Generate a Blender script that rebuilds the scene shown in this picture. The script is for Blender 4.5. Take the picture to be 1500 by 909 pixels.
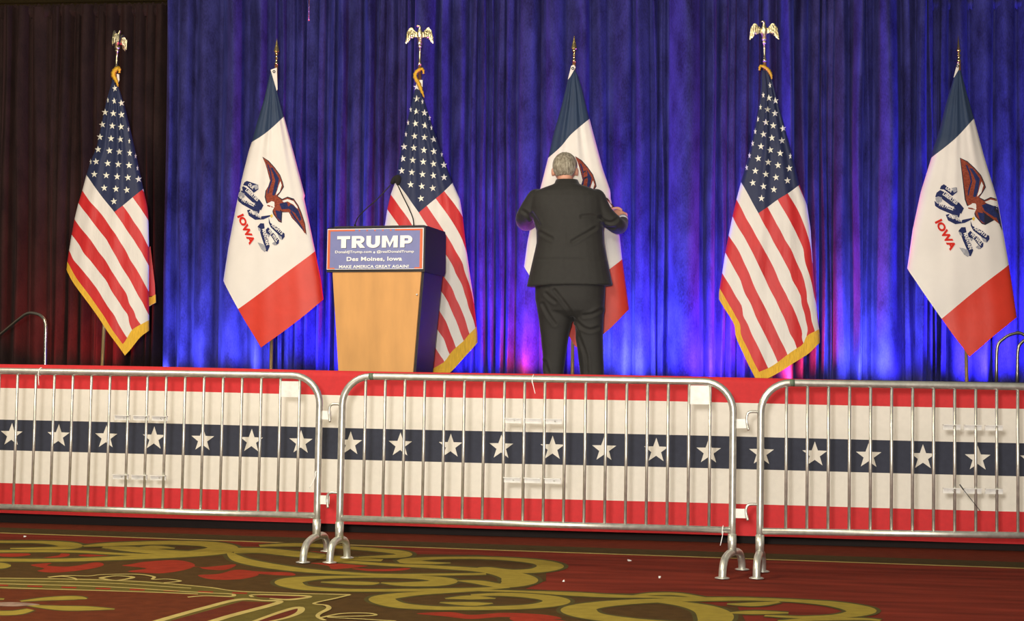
import bpy, bmesh, math, random
import numpy as np
from mathutils import Vector, Matrix

for o in list(bpy.data.objects):
    bpy.data.objects.remove(o)
scene = bpy.context.scene
COL = scene.collection
rnd = random.Random(7)

# ------------------------------------------------------------------ camera
FPX = 2200.0
YAW = math.radians(6.8)
PITCH = math.atan((575.6 - 454.5) / FPX)
ROLL = math.radians(0.95)
CAM = np.array([1.244, -10.43, 1.0])
FW = np.array([-math.sin(YAW) * math.cos(PITCH), math.cos(YAW) * math.cos(PITCH), math.sin(PITCH)])
R0 = np.array([math.cos(YAW), math.sin(YAW), 0.0])
U0 = np.cross(R0, FW)
RR = R0 * math.cos(ROLL) + U0 * math.sin(ROLL)
UU = -R0 * math.sin(ROLL) + U0 * math.cos(ROLL)
cam_data = bpy.data.cameras.new('camera')
cam_data.sensor_fit = 'HORIZONTAL'
cam_data.sensor_width = 36.0
cam_data.lens = FPX / 1500.0 * 36.0
cam_data.clip_end = 200
cam = bpy.data.objects.new('camera', cam_data)
COL.objects.link(cam)
M = Matrix.Identity(4)
for i in range(3):
    M[i][0] = RR[i]; M[i][1] = UU[i]; M[i][2] = -FW[i]; M[i][3] = CAM[i]
cam.matrix_world = M
scene.camera = cam

# ------------------------------------------------------------------ world, lights, exposure
world = bpy.data.worlds.new('world')
scene.world = world
world.use_nodes = True
bg = world.node_tree.nodes['Background']
bg.inputs[0].default_value = (1.0, 0.93, 0.85, 1)
bg.inputs[1].default_value = 0.10
scene.view_settings.view_transform = 'Standard'
scene.view_settings.look = 'None'
scene.view_settings.exposure = 0.0
scene.view_settings.gamma = 1.0
scene.view_settings.use_curve_mapping = False


def area_light(name, loc, target, size, power, color=(1, 1, 1), size_y=None, spread=180):
    d = bpy.data.lights.new(name, 'AREA')
    d.energy = power; d.color = color; d.size = size
    d.spread = math.radians(spread)
    if size_y:
        d.shape = 'RECTANGLE'; d.size_y = size_y
    o = bpy.data.objects.new(name, d)
    COL.objects.link(o)
    o.location = loc
    o.rotation_euler = (Vector(target) - Vector(loc)).to_track_quat('-Z', 'Y').to_euler()
    return o


def spot_light(name, loc, target, power, color, angle, blend=0.6, radius=0.05):
    d = bpy.data.lights.new(name, 'SPOT')
    d.energy = power; d.color = color
    d.spot_size = math.radians(angle); d.spot_blend = blend
    d.shadow_soft_size = radius
    o = bpy.data.objects.new(name, d)
    COL.objects.link(o)
    o.location = loc
    o.rotation_euler = (Vector(target) - Vector(loc)).to_track_quat('-Z', 'Y').to_euler()
    return o


# the press flash beside the camera, the front-of-house wash and the hall's ceiling lights
area_light('press_flash', (1.07, -10.75, 1.20), (0.2, 1.0, 1.75), 0.16, 560, (1.0, 0.95, 0.89))
area_light('stage_wash_light', (0.0, -15.0, 4.0), (0.2, 1.0, 1.7), 1.6, 60, (1.0, 0.93, 0.84), spread=60)
area_light('hall_ceiling_light', (-3.5, -4.8, 5.6), (-2.2, -2.2, 0.0), 2.2, 360, (1.0, 0.88, 0.66))
area_light('hall_ceiling_light', (1.5, -7.0, 5.6), (0.8, -2.2, 0.0), 2.2, 150, (1.0, 0.88, 0.66))
# coloured LED uplights standing on the deck behind the stage lip, and overhead washes
BLUE = (0.10, 0.06, 1.0)
RED = (1.0, 0.03, 0.05)
VIO = (0.22, 0.06, 1.0)
SKY = (0.20, 0.22, 1.0)
#      x      target dx, z   power colour
UPL = [(-3.05, .35, 3.4, 70, SKY), (-2.45, .10, 3.2, 95, SKY), (-1.95, .45, 3.4, 130, BLUE), (-1.30, -.05, 3.2, 105, RED), (-1.45, .55, 3.6, 60, VIO),
       (-0.62, .10, 3.2, 150, BLUE), (-0.10, -.25, 3.6, 50, RED), (0.00, .35, 3.4, 130, VIO), (0.72, .10, 3.0, 185, SKY), (0.95, .30, 3.6, 80, BLUE),
       (1.44, .00, 2.8, 190, VIO), (2.02, .05, 3.3, 105, RED), (1.70, .35, 3.6, 50, BLUE), (2.62, .05, 3.2, 150, SKY), (3.00, -.3, 3.6, 50, BLUE), (3.55, .15, 3.6, 330, BLUE), (4.15, -.1, 3.8, 330, BLUE),
       (-3.95, -.2, 3.2, 27, RED), (-4.6, .3, 3.4, 14, RED), (-3.3, -.25, 3.4, 16, SKY)]
for lx, dx, tz, p, c in UPL:
    back = .30 if (lx > 3.1 or lx < -3.2) else 0
    spot_light('led_uplight', (lx, (1.96 if c == RED else 1.88) + back, 1.08), (lx + dx, 2.46 + back, tz - .5), p * (3.0 if c == RED else 1.7), c, 130, 0.9, 0.05)

# ------------------------------------------------------------------ helpers
def ray(x, y):
    return FW * FPX + RR * (x - 750.0) - UU * (y - 454.5)


def P(x, y, Y):
    """point on the upright plane at depth Y seen at photo pixel (x, y)"""
    d = ray(x, y)
    return CAM + d * ((Y - CAM[1]) / d[1])


def F(x, y, Z=0.0):
    """point on the level plane at height Z"""
    d = ray(x, y)
    return CAM + d * ((Z - CAM[2]) / d[2])


def nodes_of(m):
    m.use_nodes = True
    nt = m.node_tree
    return nt, nt.nodes['Principled BSDF']


def mat(name, col, rough=0.6, metal=0.0, var=0.0, scale=20.0, bump=0.0, bscale=None, sheen=0.0,
        sheen_tint=None, stretch=None, col2=None, spec=0.5, detail=4.0):
    m = bpy.data.materials.new(name)
    nt, b = nodes_of(m)
    N, L = nt.nodes, nt.links
    b.inputs['Base Color'].default_value = (*col, 1)
    b.inputs['Roughness'].default_value = rough
    b.inputs['Metallic'].default_value = metal
    b.inputs['Specular IOR Level'].default_value = spec
    if sheen:
        b.inputs['Sheen Weight'].default_value = sheen
        b.inputs['Sheen Roughness'].default_value = 0.4
        b.inputs['Sheen Tint'].default_value = (*(sheen_tint or col), 1)
    tc = N.new('ShaderNodeTexCoord')
    vec = tc.outputs['Object']
    if stretch:
        mp = N.new('ShaderNodeMapping')
        mp.inputs['Scale'].default_value = stretch
        L.new(vec, mp.inputs['Vector']); vec = mp.outputs['Vector']
    if var > 0:
        n = N.new('ShaderNodeTexNoise')
        n.inputs['Scale'].default_value = scale
        n.inputs['Detail'].default_value = detail
        L.new(vec, n.inputs['Vector'])
        r = N.new('ShaderNodeValToRGB')
        c2 = col2 or tuple(c * (1 - var) for c in col)
        c1 = col if col2 else tuple(min(1, c * (1 + var)) for c in col)
        r.color_ramp.elements[0].position = 0.3
        r.color_ramp.elements[1].position = 0.7
        r.color_ramp.elements[0].color = (*c2, 1)
        r.color_ramp.elements[1].color = (*c1, 1)
        L.new(n.outputs['Fac'], r.inputs['Fac'])
        L.new(r.outputs['Color'], b.inputs['Base Color'])
    if bump > 0:
        n2 = N.new('ShaderNodeTexNoise')
        n2.inputs['Scale'].default_value = bscale or scale * 3
        n2.inputs['Detail'].default_value = 5
        L.new(vec, n2.inputs['Vector'])
        bp = N.new('ShaderNodeBump')
        bp.inputs['Strength'].default_value = bump
        bp.inputs['Distance'].default_value = 0.01
        L.new(n2.outputs['Fac'], bp.inputs['Height'])
        L.new(bp.outputs['Normal'], b.inputs['Normal'])
    return m


ORIGIN = {}


def thing(name, label, cat, loc, group=None):
    o = bpy.data.objects.new(name, None)
    o.empty_display_size = 0.1
    COL.objects.link(o)
    o.location = Vector([float(v) for v in loc])
    ORIGIN[o] = Vector([float(v) for v in loc])
    o['label'] = label
    o['category'] = cat
    if group:
        o['group'] = group
    return o


def tag(o, label, cat, group=None):
    o['label'] = label; o['category'] = cat
    if group:
        o['group'] = group
    return o


def mk(name, verts, faces, m, parent=None, smooth=False, kind=None, label=None, origin=None, weld=False):
    """a mesh from world-space vertices; origin moved to the parent's base"""
    if parent is not None:
        org = ORIGIN[parent]
    elif origin is not None:
        org = Vector([float(v) for v in origin])
    else:
        vs = np.array([[float(c) for c in v] for v in verts])
        org = Vector(((vs[:, 0].min() + vs[:, 0].max()) / 2, (vs[:, 1].min() + vs[:, 1].max()) / 2, vs[:, 2].min()))
    me = bpy.data.meshes.new(name)
    me.from_pydata([tuple(Vector([float(c) for c in v]) - org) for v in verts], [], [tuple(f) for f in faces])
    if weld:
        bm = bmesh.new(); bm.from_mesh(me)
        bmesh.ops.remove_doubles(bm, verts=bm.verts, dist=1e-5)
        bm.to_mesh(me); bm.free()
    me.update()
    if smooth:
        me.polygons.foreach_set('use_smooth', [True] * len(me.polygons))
    if m is not None:
        me.materials.append(m)
    o = bpy.data.objects.new(name, me)
    COL.objects.link(o)
    if parent is not None:
        o.parent = parent
        ORIGIN[o] = org
    else:
        o.location = org
        ORIGIN[o] = org
    if kind:
        o['kind'] = kind
    if label:
        o['label'] = label
    return o


class MB:
    def __init__(self):
        self.v = []; self.f = []

    def add(self, v, f):
        b = len(self.v)
        self.v += [tuple(float(c) for c in p) for p in v]
        self.f += [tuple(i + b for i in q) for q in f]
        return self

    def box(self, c, s, ax=None, ay=None, az=None):
        ax = np.array(ax if ax is not None else (1, 0, 0), float)
        ay = np.array(ay if ay is not None else (0, 1, 0), float)
        az = np.array(az if az is not None else (0, 0, 1), float)
        c = np.array(c, float)
        v = []
        for k in (-1, 1):
            for j in (-1, 1):
                for i in (-1, 1):
                    v.append(c + ax * i * s[0] / 2 + ay * j * s[1] / 2 + az * k * s[2] / 2)
        return self.add(v, [(0, 2, 3, 1), (4, 5, 7, 6), (0, 1, 5, 4), (2, 6, 7, 3), (0, 4, 6, 2), (1, 3, 7, 5)])

    def tube(self, pts, r, n=10, caps=True):
        pts = [np.array(p, float) for p in pts]
        m = len(pts)
        rs = r if hasattr(r, '__len__') else [r] * m
        tang = []
        for i in range(m):
            t = pts[min(i + 1, m - 1)] - pts[max(i - 1, 0)]
            tang.append(t / (np.linalg.norm(t) + 1e-12))
        a = np.array((0, 0, 1.0)) if abs(tang[0][2]) < 0.9 else np.array((1.0, 0, 0))
        nrm = np.cross(tang[0], a); nrm /= np.linalg.norm(nrm)
        v = []
        for i in range(m):
            nrm = nrm - tang[i] * (nrm @ tang[i]); nrm /= np.linalg.norm(nrm)
            bn = np.cross(tang[i], nrm)
            for k in range(n):
                an = 2 * math.pi * k / n
                v.append(pts[i] + (nrm * math.cos(an) + bn * math.sin(an)) * rs[i])
        f = []
        for i in range(m - 1):
            for k in range(n):
                k2 = (k + 1) % n
                f.append((i * n + k, i * n + k2, (i + 1) * n + k2, (i + 1) * n + k))
        if caps:
            f.append(tuple(range(n - 1, -1, -1)))
            f.append(tuple((m - 1) * n + k for k in range(n)))
        return self.add(v, f)

    def lathe(self, base, prof, n=20, axis=(0, 0, 1)):
        ax = np.array(axis, float); ax /= np.linalg.norm(ax)
        t = np.array((1.0, 0, 0)); t = t - ax * (t @ ax); t /= np.linalg.norm(t)
        b2 = np.cross(ax, t)
        base = np.array(base, float)
        v = []
        for r, z in prof:
            for k in range(n):
                an = 2 * math.pi * k / n
                v.append(base + ax * z + (t * math.cos(an) + b2 * math.sin(an)) * max(r, 1e-4))
        f = []
        for i in range(len(prof) - 1):
            for k in range(n):
                k2 = (k + 1) % n
                f.append((i * n + k, i * n + k2, (i + 1) * n + k2, (i + 1) * n + k))
        f.append(tuple(range(n - 1, -1, -1)))
        f.append(tuple((len(prof) - 1) * n + k for k in range(n)))
        return self.add(v, f)

    def loft(self, rings, caps=True):
        n = len(rings[0])
        v = [p for r in rings for p in r]
        f = []
        for i in range(len(rings) - 1):
            for k in range(n):
                k2 = (k + 1) % n
                f.append((i * n + k, i * n + k2, (i + 1) * n + k2, (i + 1) * n + k))
        if caps:
            f.append(tuple(range(n - 1, -1, -1)))
            f.append(tuple((len(rings) - 1) * n + k for k in range(n)))
        return self.add(v, f)

    def ellipsoid(self, c, s, nu=18, nv=12, rot=None):
        v = []; f = []
        c = np.array(c, float)
        for j in range(nv + 1):
            th = math.pi * j / nv
            for i in range(nu):
                ph = 2 * math.pi * i / nu
                p = np.array((math.sin(th) * math.cos(ph) * s[0], math.sin(th) * math.sin(ph) * s[1], math.cos(th) * s[2]))
                if rot is not None:
                    p = rot @ p
                v.append(c + p)
        for j in range(nv):
            for i in range(nu):
                i2 = (i + 1) % nu
                f.append((j * nu + i, (j + 1) * nu + i, (j + 1) * nu + i2, j * nu + i2))
        return self.add(v, f)

    def obj(self, name, m, parent=None, smooth=True, **k):
        o = mk(name, self.v, self.f, m, parent, smooth, **k)
        return o


def remeshed(name, mb, m, parent, voxel, smooth_iter=6, kind=None):
    """union of the collected shapes into one continuous surface"""
    tmp = mk('tmp', mb.v, mb.f, None, None, False, origin=(0, 0, 0))
    bm = bmesh.new(); bm.from_mesh(tmp.data)
    bmesh.ops.recalc_face_normals(bm, faces=bm.faces)
    bm.to_mesh(tmp.data); bm.free()
    md = tmp.modifiers.new('r', 'REMESH'); md.mode = 'VOXEL'; md.voxel_size = voxel
    if smooth_iter:
        sm = tmp.modifiers.new('s', 'SMOOTH'); sm.iterations = smooth_iter; sm.factor = 0.5
    dg = bpy.context.evaluated_depsgraph_get()
    me = bpy.data.meshes.new_from_object(tmp.evaluated_get(dg))
    bpy.data.objects.remove(tmp)
    me.name = name
    me.transform(Matrix.Translation(-ORIGIN[parent]))
    me.polygons.foreach_set('use_smooth', [True] * len(me.polygons))
    me.materials.clear(); me.materials.append(m)
    o = bpy.data.objects.new(name, me)
    COL.objects.link(o); o.parent = parent
    ORIGIN[o] = ORIGIN[parent]
    return o


def catmull(pts, n=6, closed=False):
    pts = [np.array(p, float) for p in pts]
    out = []
    m = len(pts)
    rng = range(m) if closed else range(m - 1)
    for i in rng:
        if closed:
            p0, p1, p2, p3 = pts[(i - 1) % m], pts[i], pts[(i + 1) % m], pts[(i + 2) % m]
        else:
            p0, p1, p2, p3 = pts[max(i - 1, 0)], pts[i], pts[i + 1], pts[min(i + 2, m - 1)]
        for k in range(n):
            t = k / n
            out.append(0.5 * (2 * p1 + (p2 - p0) * t + (2 * p0 - 5 * p1 + 4 * p2 - p3) * t * t + (-p0 + 3 * p1 - 3 * p2 + p3) * t ** 3))
    if not closed:
        out.append(pts[-1])
    return out


class TPS:
    """thin-plate spline through traced control points"""
    def __init__(self, pts, vals):
        p = np.array(pts, float); self.c = p.mean(0); self.s = 100.0
        self.p = (p - self.c) / self.s
        n = len(p)
        K = self._k(self.p)
        Q = np.hstack([np.ones((n, 1)), self.p])
        A = np.zeros((n + 3, n + 3))
        A[:n, :n] = K + 1e-4 * np.eye(n); A[:n, n:] = Q; A[n:, :n] = Q.T
        b = np.zeros(n + 3); b[:n] = vals
        self.w = np.linalg.solve(A, b)

    def _k(self, q):
        d2 = ((q[:, None, :] - self.p[None]) ** 2).sum(-1)
        return 0.5 * d2 * np.log(d2 + 1e-12)

    def __call__(self, q):
        q = (np.atleast_2d(np.array(q, float)) - self.c) / self.s
        n = len(self.p)
        return self._k(q) @ self.w[:n] + self.w[n] + q @ self.w[n + 1:]


def text_mesh(s, bold=0.0, spacing=1.0):
    cu = bpy.data.curves.new('t', 'FONT')
    cu.body = s; cu.offset = bold; cu.resolution_u = 3; cu.space_character = spacing
    ob = bpy.data.objects.new('t', cu)
    COL.objects.link(ob)
    dg = bpy.context.evaluated_depsgraph_get()
    me = bpy.data.meshes.new_from_object(ob.evaluated_get(dg))
    v = np.array([tuple(q.co) for q in me.vertices])[:, :2]
    f = [tuple(p.vertices) for p in me.polygons]
    bpy.data.objects.remove(ob); bpy.data.curves.remove(cu); bpy.data.meshes.remove(me)
    mn = v.min(0); mx = v.max(0)
    return (v - mn) / (mx - mn), f

# ------------------------------------------------------------------ materials
M_red_cloth = mat('red_banner_cloth', (0.55, 0.018, 0.022), 0.75, var=0.06, scale=30, bump=0.12, bscale=300)
M_white_cloth = mat('cream_banner_cloth', (0.72, 0.68, 0.60), 0.8, var=0.03, scale=25, bump=0.12, bscale=300)
M_navy_cloth = mat('navy_banner_cloth', (0.038, 0.042, 0.062), 0.8, var=0.08, scale=30, bump=0.12, bscale=300, spec=0.25)
M_flag_red = mat('flag_red', (0.60, 0.022, 0.024), 0.55, var=0.08, scale=14, bump=0.35, bscale=35, sheen=0.2, stretch=(1, 1, .35))
M_flag_white = mat('flag_white', (0.80, 0.75, 0.70), 0.6, var=0.05, scale=9, bump=0.35, bscale=35, sheen=0.2, stretch=(1, 1, .35))
M_flag_navy = mat('flag_navy', (0.026, 0.034, 0.085), 0.55, var=0.1, scale=14, bump=0.35, bscale=35, sheen=0.2, stretch=(1, 1, .35), spec=0.25)
M_state_white = mat('state_flag_white', (0.84, 0.79, 0.74), 0.6, var=0.03, scale=5, bump=0.10, bscale=12, sheen=0.2)
M_state_blue = mat('state_flag_blue', (0.030, 0.052, 0.105), 0.55, var=0.06, scale=8, bump=0.12, bscale=14, sheen=0.2, spec=0.25)
M_state_red = mat('state_flag_red', (0.68, 0.040, 0.018), 0.5, var=0.06, scale=8, bump=0.15, bscale=14, sheen=0.2)
M_star = mat('star_white', (0.88, 0.86, 0.74), 0.6, var=0.03)
M_fringe = mat('gold_fringe', (0.95, 0.50, 0.03), 0.5, var=0.2, scale=60, bump=0.6, bscale=150, stretch=(3, 3, .3))
M_steel = mat('galvanised_steel', (0.62, 0.62, 0.55), 0.36, metal=0.75, var=0.16, scale=26, bump=0.05, bscale=120)
M_plate = mat('white_painted_steel', (0.66, 0.65, 0.60), 0.5, var=0.12, scale=30)
M_tape = mat('dark_green_tape', (0.09, 0.13, 0.08), 0.6)
M_zip = mat('white_nylon', (0.85, 0.85, 0.82), 0.5)
M_black_zip = mat('black_nylon', (0.03, 0.03, 0.03), 0.5)
M_wood = mat('honey_maple_veneer', (0.66, 0.34, 0.115), 0.42, var=0.14, scale=6, stretch=(1, 1, .25), bump=0.03)
M_dark_lam = mat('dark_laminate', (0.035, 0.028, 0.032), 0.4, var=0.1, scale=10)
M_black_lam = mat('black_laminate', (0.022, 0.018, 0.018), 0.5, var=0.1, scale=14)
M_mic = mat('microphone_black', (0.015, 0.015, 0.015), 0.45)
M_foam = mat('microphone_foam', (0.02, 0.018, 0.017), 0.95, bump=0.8, bscale=400)
M_brass = mat('polished_brass', (0.80, 0.62, 0.30), 0.2, metal=1.0, var=0.08)
M_gold = mat('gilded_metal', (0.88, 0.78, 0.50), 0.25, metal=1.0, var=0.15, scale=60, bump=0.4, bscale=120)
M_polewood = mat('varnished_pole_wood', (0.26, 0.11, 0.04), 0.3, var=0.2, scale=20, stretch=(6, 6, .3))
M_polemetal = mat('brass_pole', (0.46, 0.33, 0.16), 0.35, metal=0.35, var=0.08)
M_black = mat('stage_black', (0.02, 0.018, 0.017), 0.7, var=0.1)
M_rail = mat('dark_steel_rail', (0.30, 0.28, 0.24), 0.3, metal=0.9)


def velvet(name, dark, light, sheen_col, sheen=0.6):
    m = bpy.data.materials.new(name)
    nt, b = nodes_of(m)
    N, L = nt.nodes, nt.links
    tc = N.new('ShaderNodeTexCoord')
    mp = N.new('ShaderNodeMapping'); mp.inputs['Scale'].default_value = (1, 1, 0.5)
    L.new(tc.outputs['Object'], mp.inputs['Vector'])
    n1 = N.new('ShaderNodeTexNoise'); n1.inputs['Scale'].default_value = 7; n1.inputs['Detail'].default_value = 6
    n2 = N.new('ShaderNodeTexNoise'); n2.inputs['Scale'].default_value = 90; n2.inputs['Detail'].default_value = 3
    L.new(mp.outputs['Vector'], n1.inputs['Vector']); L.new(mp.outputs['Vector'], n2.inputs['Vector'])
    mx = N.new('ShaderNodeMath'); mx.operation = 'MULTIPLY_ADD'
    mx.inputs[1].default_value = 0.45
    L.new(n2.outputs['Fac'], mx.inputs[0]); L.new(n1.outputs['Fac'], mx.inputs[2])
    r = N.new('ShaderNodeValToRGB')
    r.color_ramp.elements[0].position = 0.5; r.color_ramp.elements[0].color = (*dark, 1)
    r.color_ramp.elements[1].position = 0.95; r.color_ramp.elements[1].color = (*light, 1)
    L.new(mx.outputs[0], r.inputs['Fac'])
    L.new(r.outputs['Color'], b.inputs['Base Color'])
    b.inputs['Roughness'].default_value = 0.85
    b.inputs['Specular IOR Level'].default_value = 0.15
    b.inputs['Sheen Weight'].default_value = sheen
    b.inputs['Sheen Roughness'].default_value = 0.35
    b.inputs['Sheen Tint'].default_value = (*sheen_col, 1)
    bp = N.new('ShaderNodeBump'); bp.inputs['Strength'].default_value = 0.25; bp.inputs['Distance'].default_value = 0.01
    L.new(n2.outputs['Fac'], bp.inputs['Height']); L.new(bp.outputs['Normal'], b.inputs['Normal'])
    return m


M_velvet = velvet('blue_velvet', (0.014, 0.012, 0.060), (0.046, 0.046, 0.20), (0.3, 0.35, 1.0), 0.12)
M_velvet_dark = velvet('black_velvet', (0.016, 0.009, 0.009), (0.034, 0.018, 0.016), (0.4, 0.2, 0.2), 0.15)


def carpet_mat(name, col, var=0.25, streak=False):
    m = mat(name, col, 0.95, var=var, scale=2.2 if streak else 14, stretch=(0.6, 3.5, 1) if streak else (1, 1, 1), bump=0.7, bscale=260, spec=0.1, sheen=0.1)
    return m


C_red = carpet_mat('carpet_red', (0.190, 0.026, 0.013), 0.4, True)
C_maroon = carpet_mat('carpet_maroon', (0.115, 0.026, 0.008), 0.2)
C_brown = carpet_mat('carpet_brown', (0.072, 0.038, 0.010), 0.15)
C_gold = carpet_mat('carpet_gold', (0.30, 0.225, 0.035), 0.12)
C_line = carpet_mat('carpet_pale_gold', (0.46, 0.36, 0.12), 0.1)
C_green = carpet_mat('carpet_dark_green', (0.075, 0.062, 0.018), 0.15)
C_olive = carpet_mat('carpet_olive', (0.115, 0.088, 0.018), 0.15)
C_blotch = carpet_mat('carpet_scarlet', (0.28, 0.030, 0.013), 0.15)
C_border = carpet_mat('carpet_border_maroon', (0.115, 0.022, 0.010), 0.15)
C_strip = carpet_mat('carpet_border_olive', (0.055, 0.040, 0.014), 0.15)
C_grey = carpet_mat('carpet_stamen_grey', (0.30, 0.20, 0.15), 0.4)

# ------------------------------------------------------------------ floor and its woven pattern
floor = mk('floor', [(-9, -14, 0), (9, -14, 0), (9, 6, 0), (-9, 6, 0), (-9, -14, -.1), (9, -14, -.1), (9, 6, -.1), (-9, 6, -.1)],
           [(0, 1, 2, 3), (7, 6, 5, 4), (0, 4, 5, 1), (1, 5, 6, 2), (2, 6, 7, 3), (3, 7, 4, 0)], C_red, kind='structure', origin=(0, 0, 0))


ZI = [0]


def fpoly(name, pts, m, z, smooth=False):
    ZI[0] += 1
    z += ZI[0] * 4e-6
    if smooth:
        pts = catmull(pts, 5, True)
    vs = [F(p[0], p[1], z) for p in pts]
    return mk(name, vs, [tuple(range(len(vs)))], m, floor)


def fribbon(name, pts, m, z, extra=0.0, aspect=4.5):
    c = catmull(pts, 7)
    vs = []; fs = []
    n = len(c)
    ZI[0] += 1
    z += (ZI[0] % 40) * 1.2e-5
    for i in range(n):
        t = c[min(i + 1, n - 1)][:2] - c[max(i - 1, 0)][:2]
        tx, ty = t[0] / aspect, t[1]
        l = math.hypot(tx, ty) + 1e-9
        nx, ny = -ty / l * aspect, tx / l
        hw = max(0.12, c[i][2]) + extra
        for s in (-1, 1):
            vs.append(F(c[i][0] + nx * hw * s, c[i][1] + ny * hw * s, z + i * 5e-6))
    for i in range(n - 1):
        fs.append((2 * i, 2 * i + 1, 2 * i + 3, 2 * i + 2))
    return mk(name, vs, fs, m, floor)


# border along the stage: maroon band, olive strip, thin gold line
def line_Y(x):
    return -0.85 - 0.052 * (x - 0.13)


def band(name, m, d0, d1, z):
    mk(name, [(-6, line_Y(-6) + d0, z), (6, line_Y(6) + d0, z), (6, line_Y(6) + d1, z), (-6, line_Y(-6) + d1, z)], [(0, 1, 2, 3)], m, floor)


band('border_band', C_border, 0.0, 3.5, 0.0006)
band('border_strip', C_strip, 0.02, 0.34, 0.0012)
band('border_line', C_line, -0.045, 0.0, 0.0018)
# brown ground of the scrollwork
fpoly('ground_field', [(-60, 792), (150, 796), (330, 799), (480, 803), (600, 811), (700, 812), (800, 820), (832, 829), (800, 838), (800, 850), (770, 862), (880, 868),
                       (1000, 869), (1020, 874), (900, 880), (1000, 884), (1080, 888), (1110, 940), (900, 990), (-60, 990)], C_brown, 0.0009)
# red islands in the brown ground
RED_BLOTCH = [
    [(0, 809), (30, 808), (45, 812), (20, 815), (0, 814)],
    [(90, 810), (102, 811), (95, 815), (60, 817), (85, 813)],
    [(118, 812), (150, 811), (190, 813), (150, 815), (120, 814)],
    [(45, 827), (75, 824), (70, 828), (105, 829), (140, 823), (152, 827), (130, 833), (85, 838), (55, 836), (65, 832)],
    [(190, 826), (215, 822), (260, 820), (285, 826), (275, 833), (240, 839), (205, 838), (188, 836), (215, 832), (180, 828)],
    [(230, 826), (260, 828), (300, 830), (345, 826), (330, 834), (300, 833), (285, 829)],
    [(290, 842), (320, 840), (345, 834), (370, 836), (378, 842), (350, 848), (310, 848)],
    [(352, 835), (390, 837), (425, 838), (432, 842), (410, 842), (370, 839)],
    [(610, 898), (660, 896), (690, 900), (740, 897), (800, 900), (820, 906), (740, 903), (690, 906), (650, 902)],
    [(750, 903), (800, 905), (840, 912), (760, 910)],
    [(515, 832), (560, 833), (600, 831), (590, 835), (545, 836)],
    [(452, 807), (478, 809), (492, 813), (460, 816), (446, 814)],
    [(455, 824), (500, 825), (540, 828), (490, 833), (480, 828)],
]
for b_ in RED_BLOTCH:
    fpoly('scarlet_leaf', b_, C_blotch, 0.0014, True)
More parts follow.
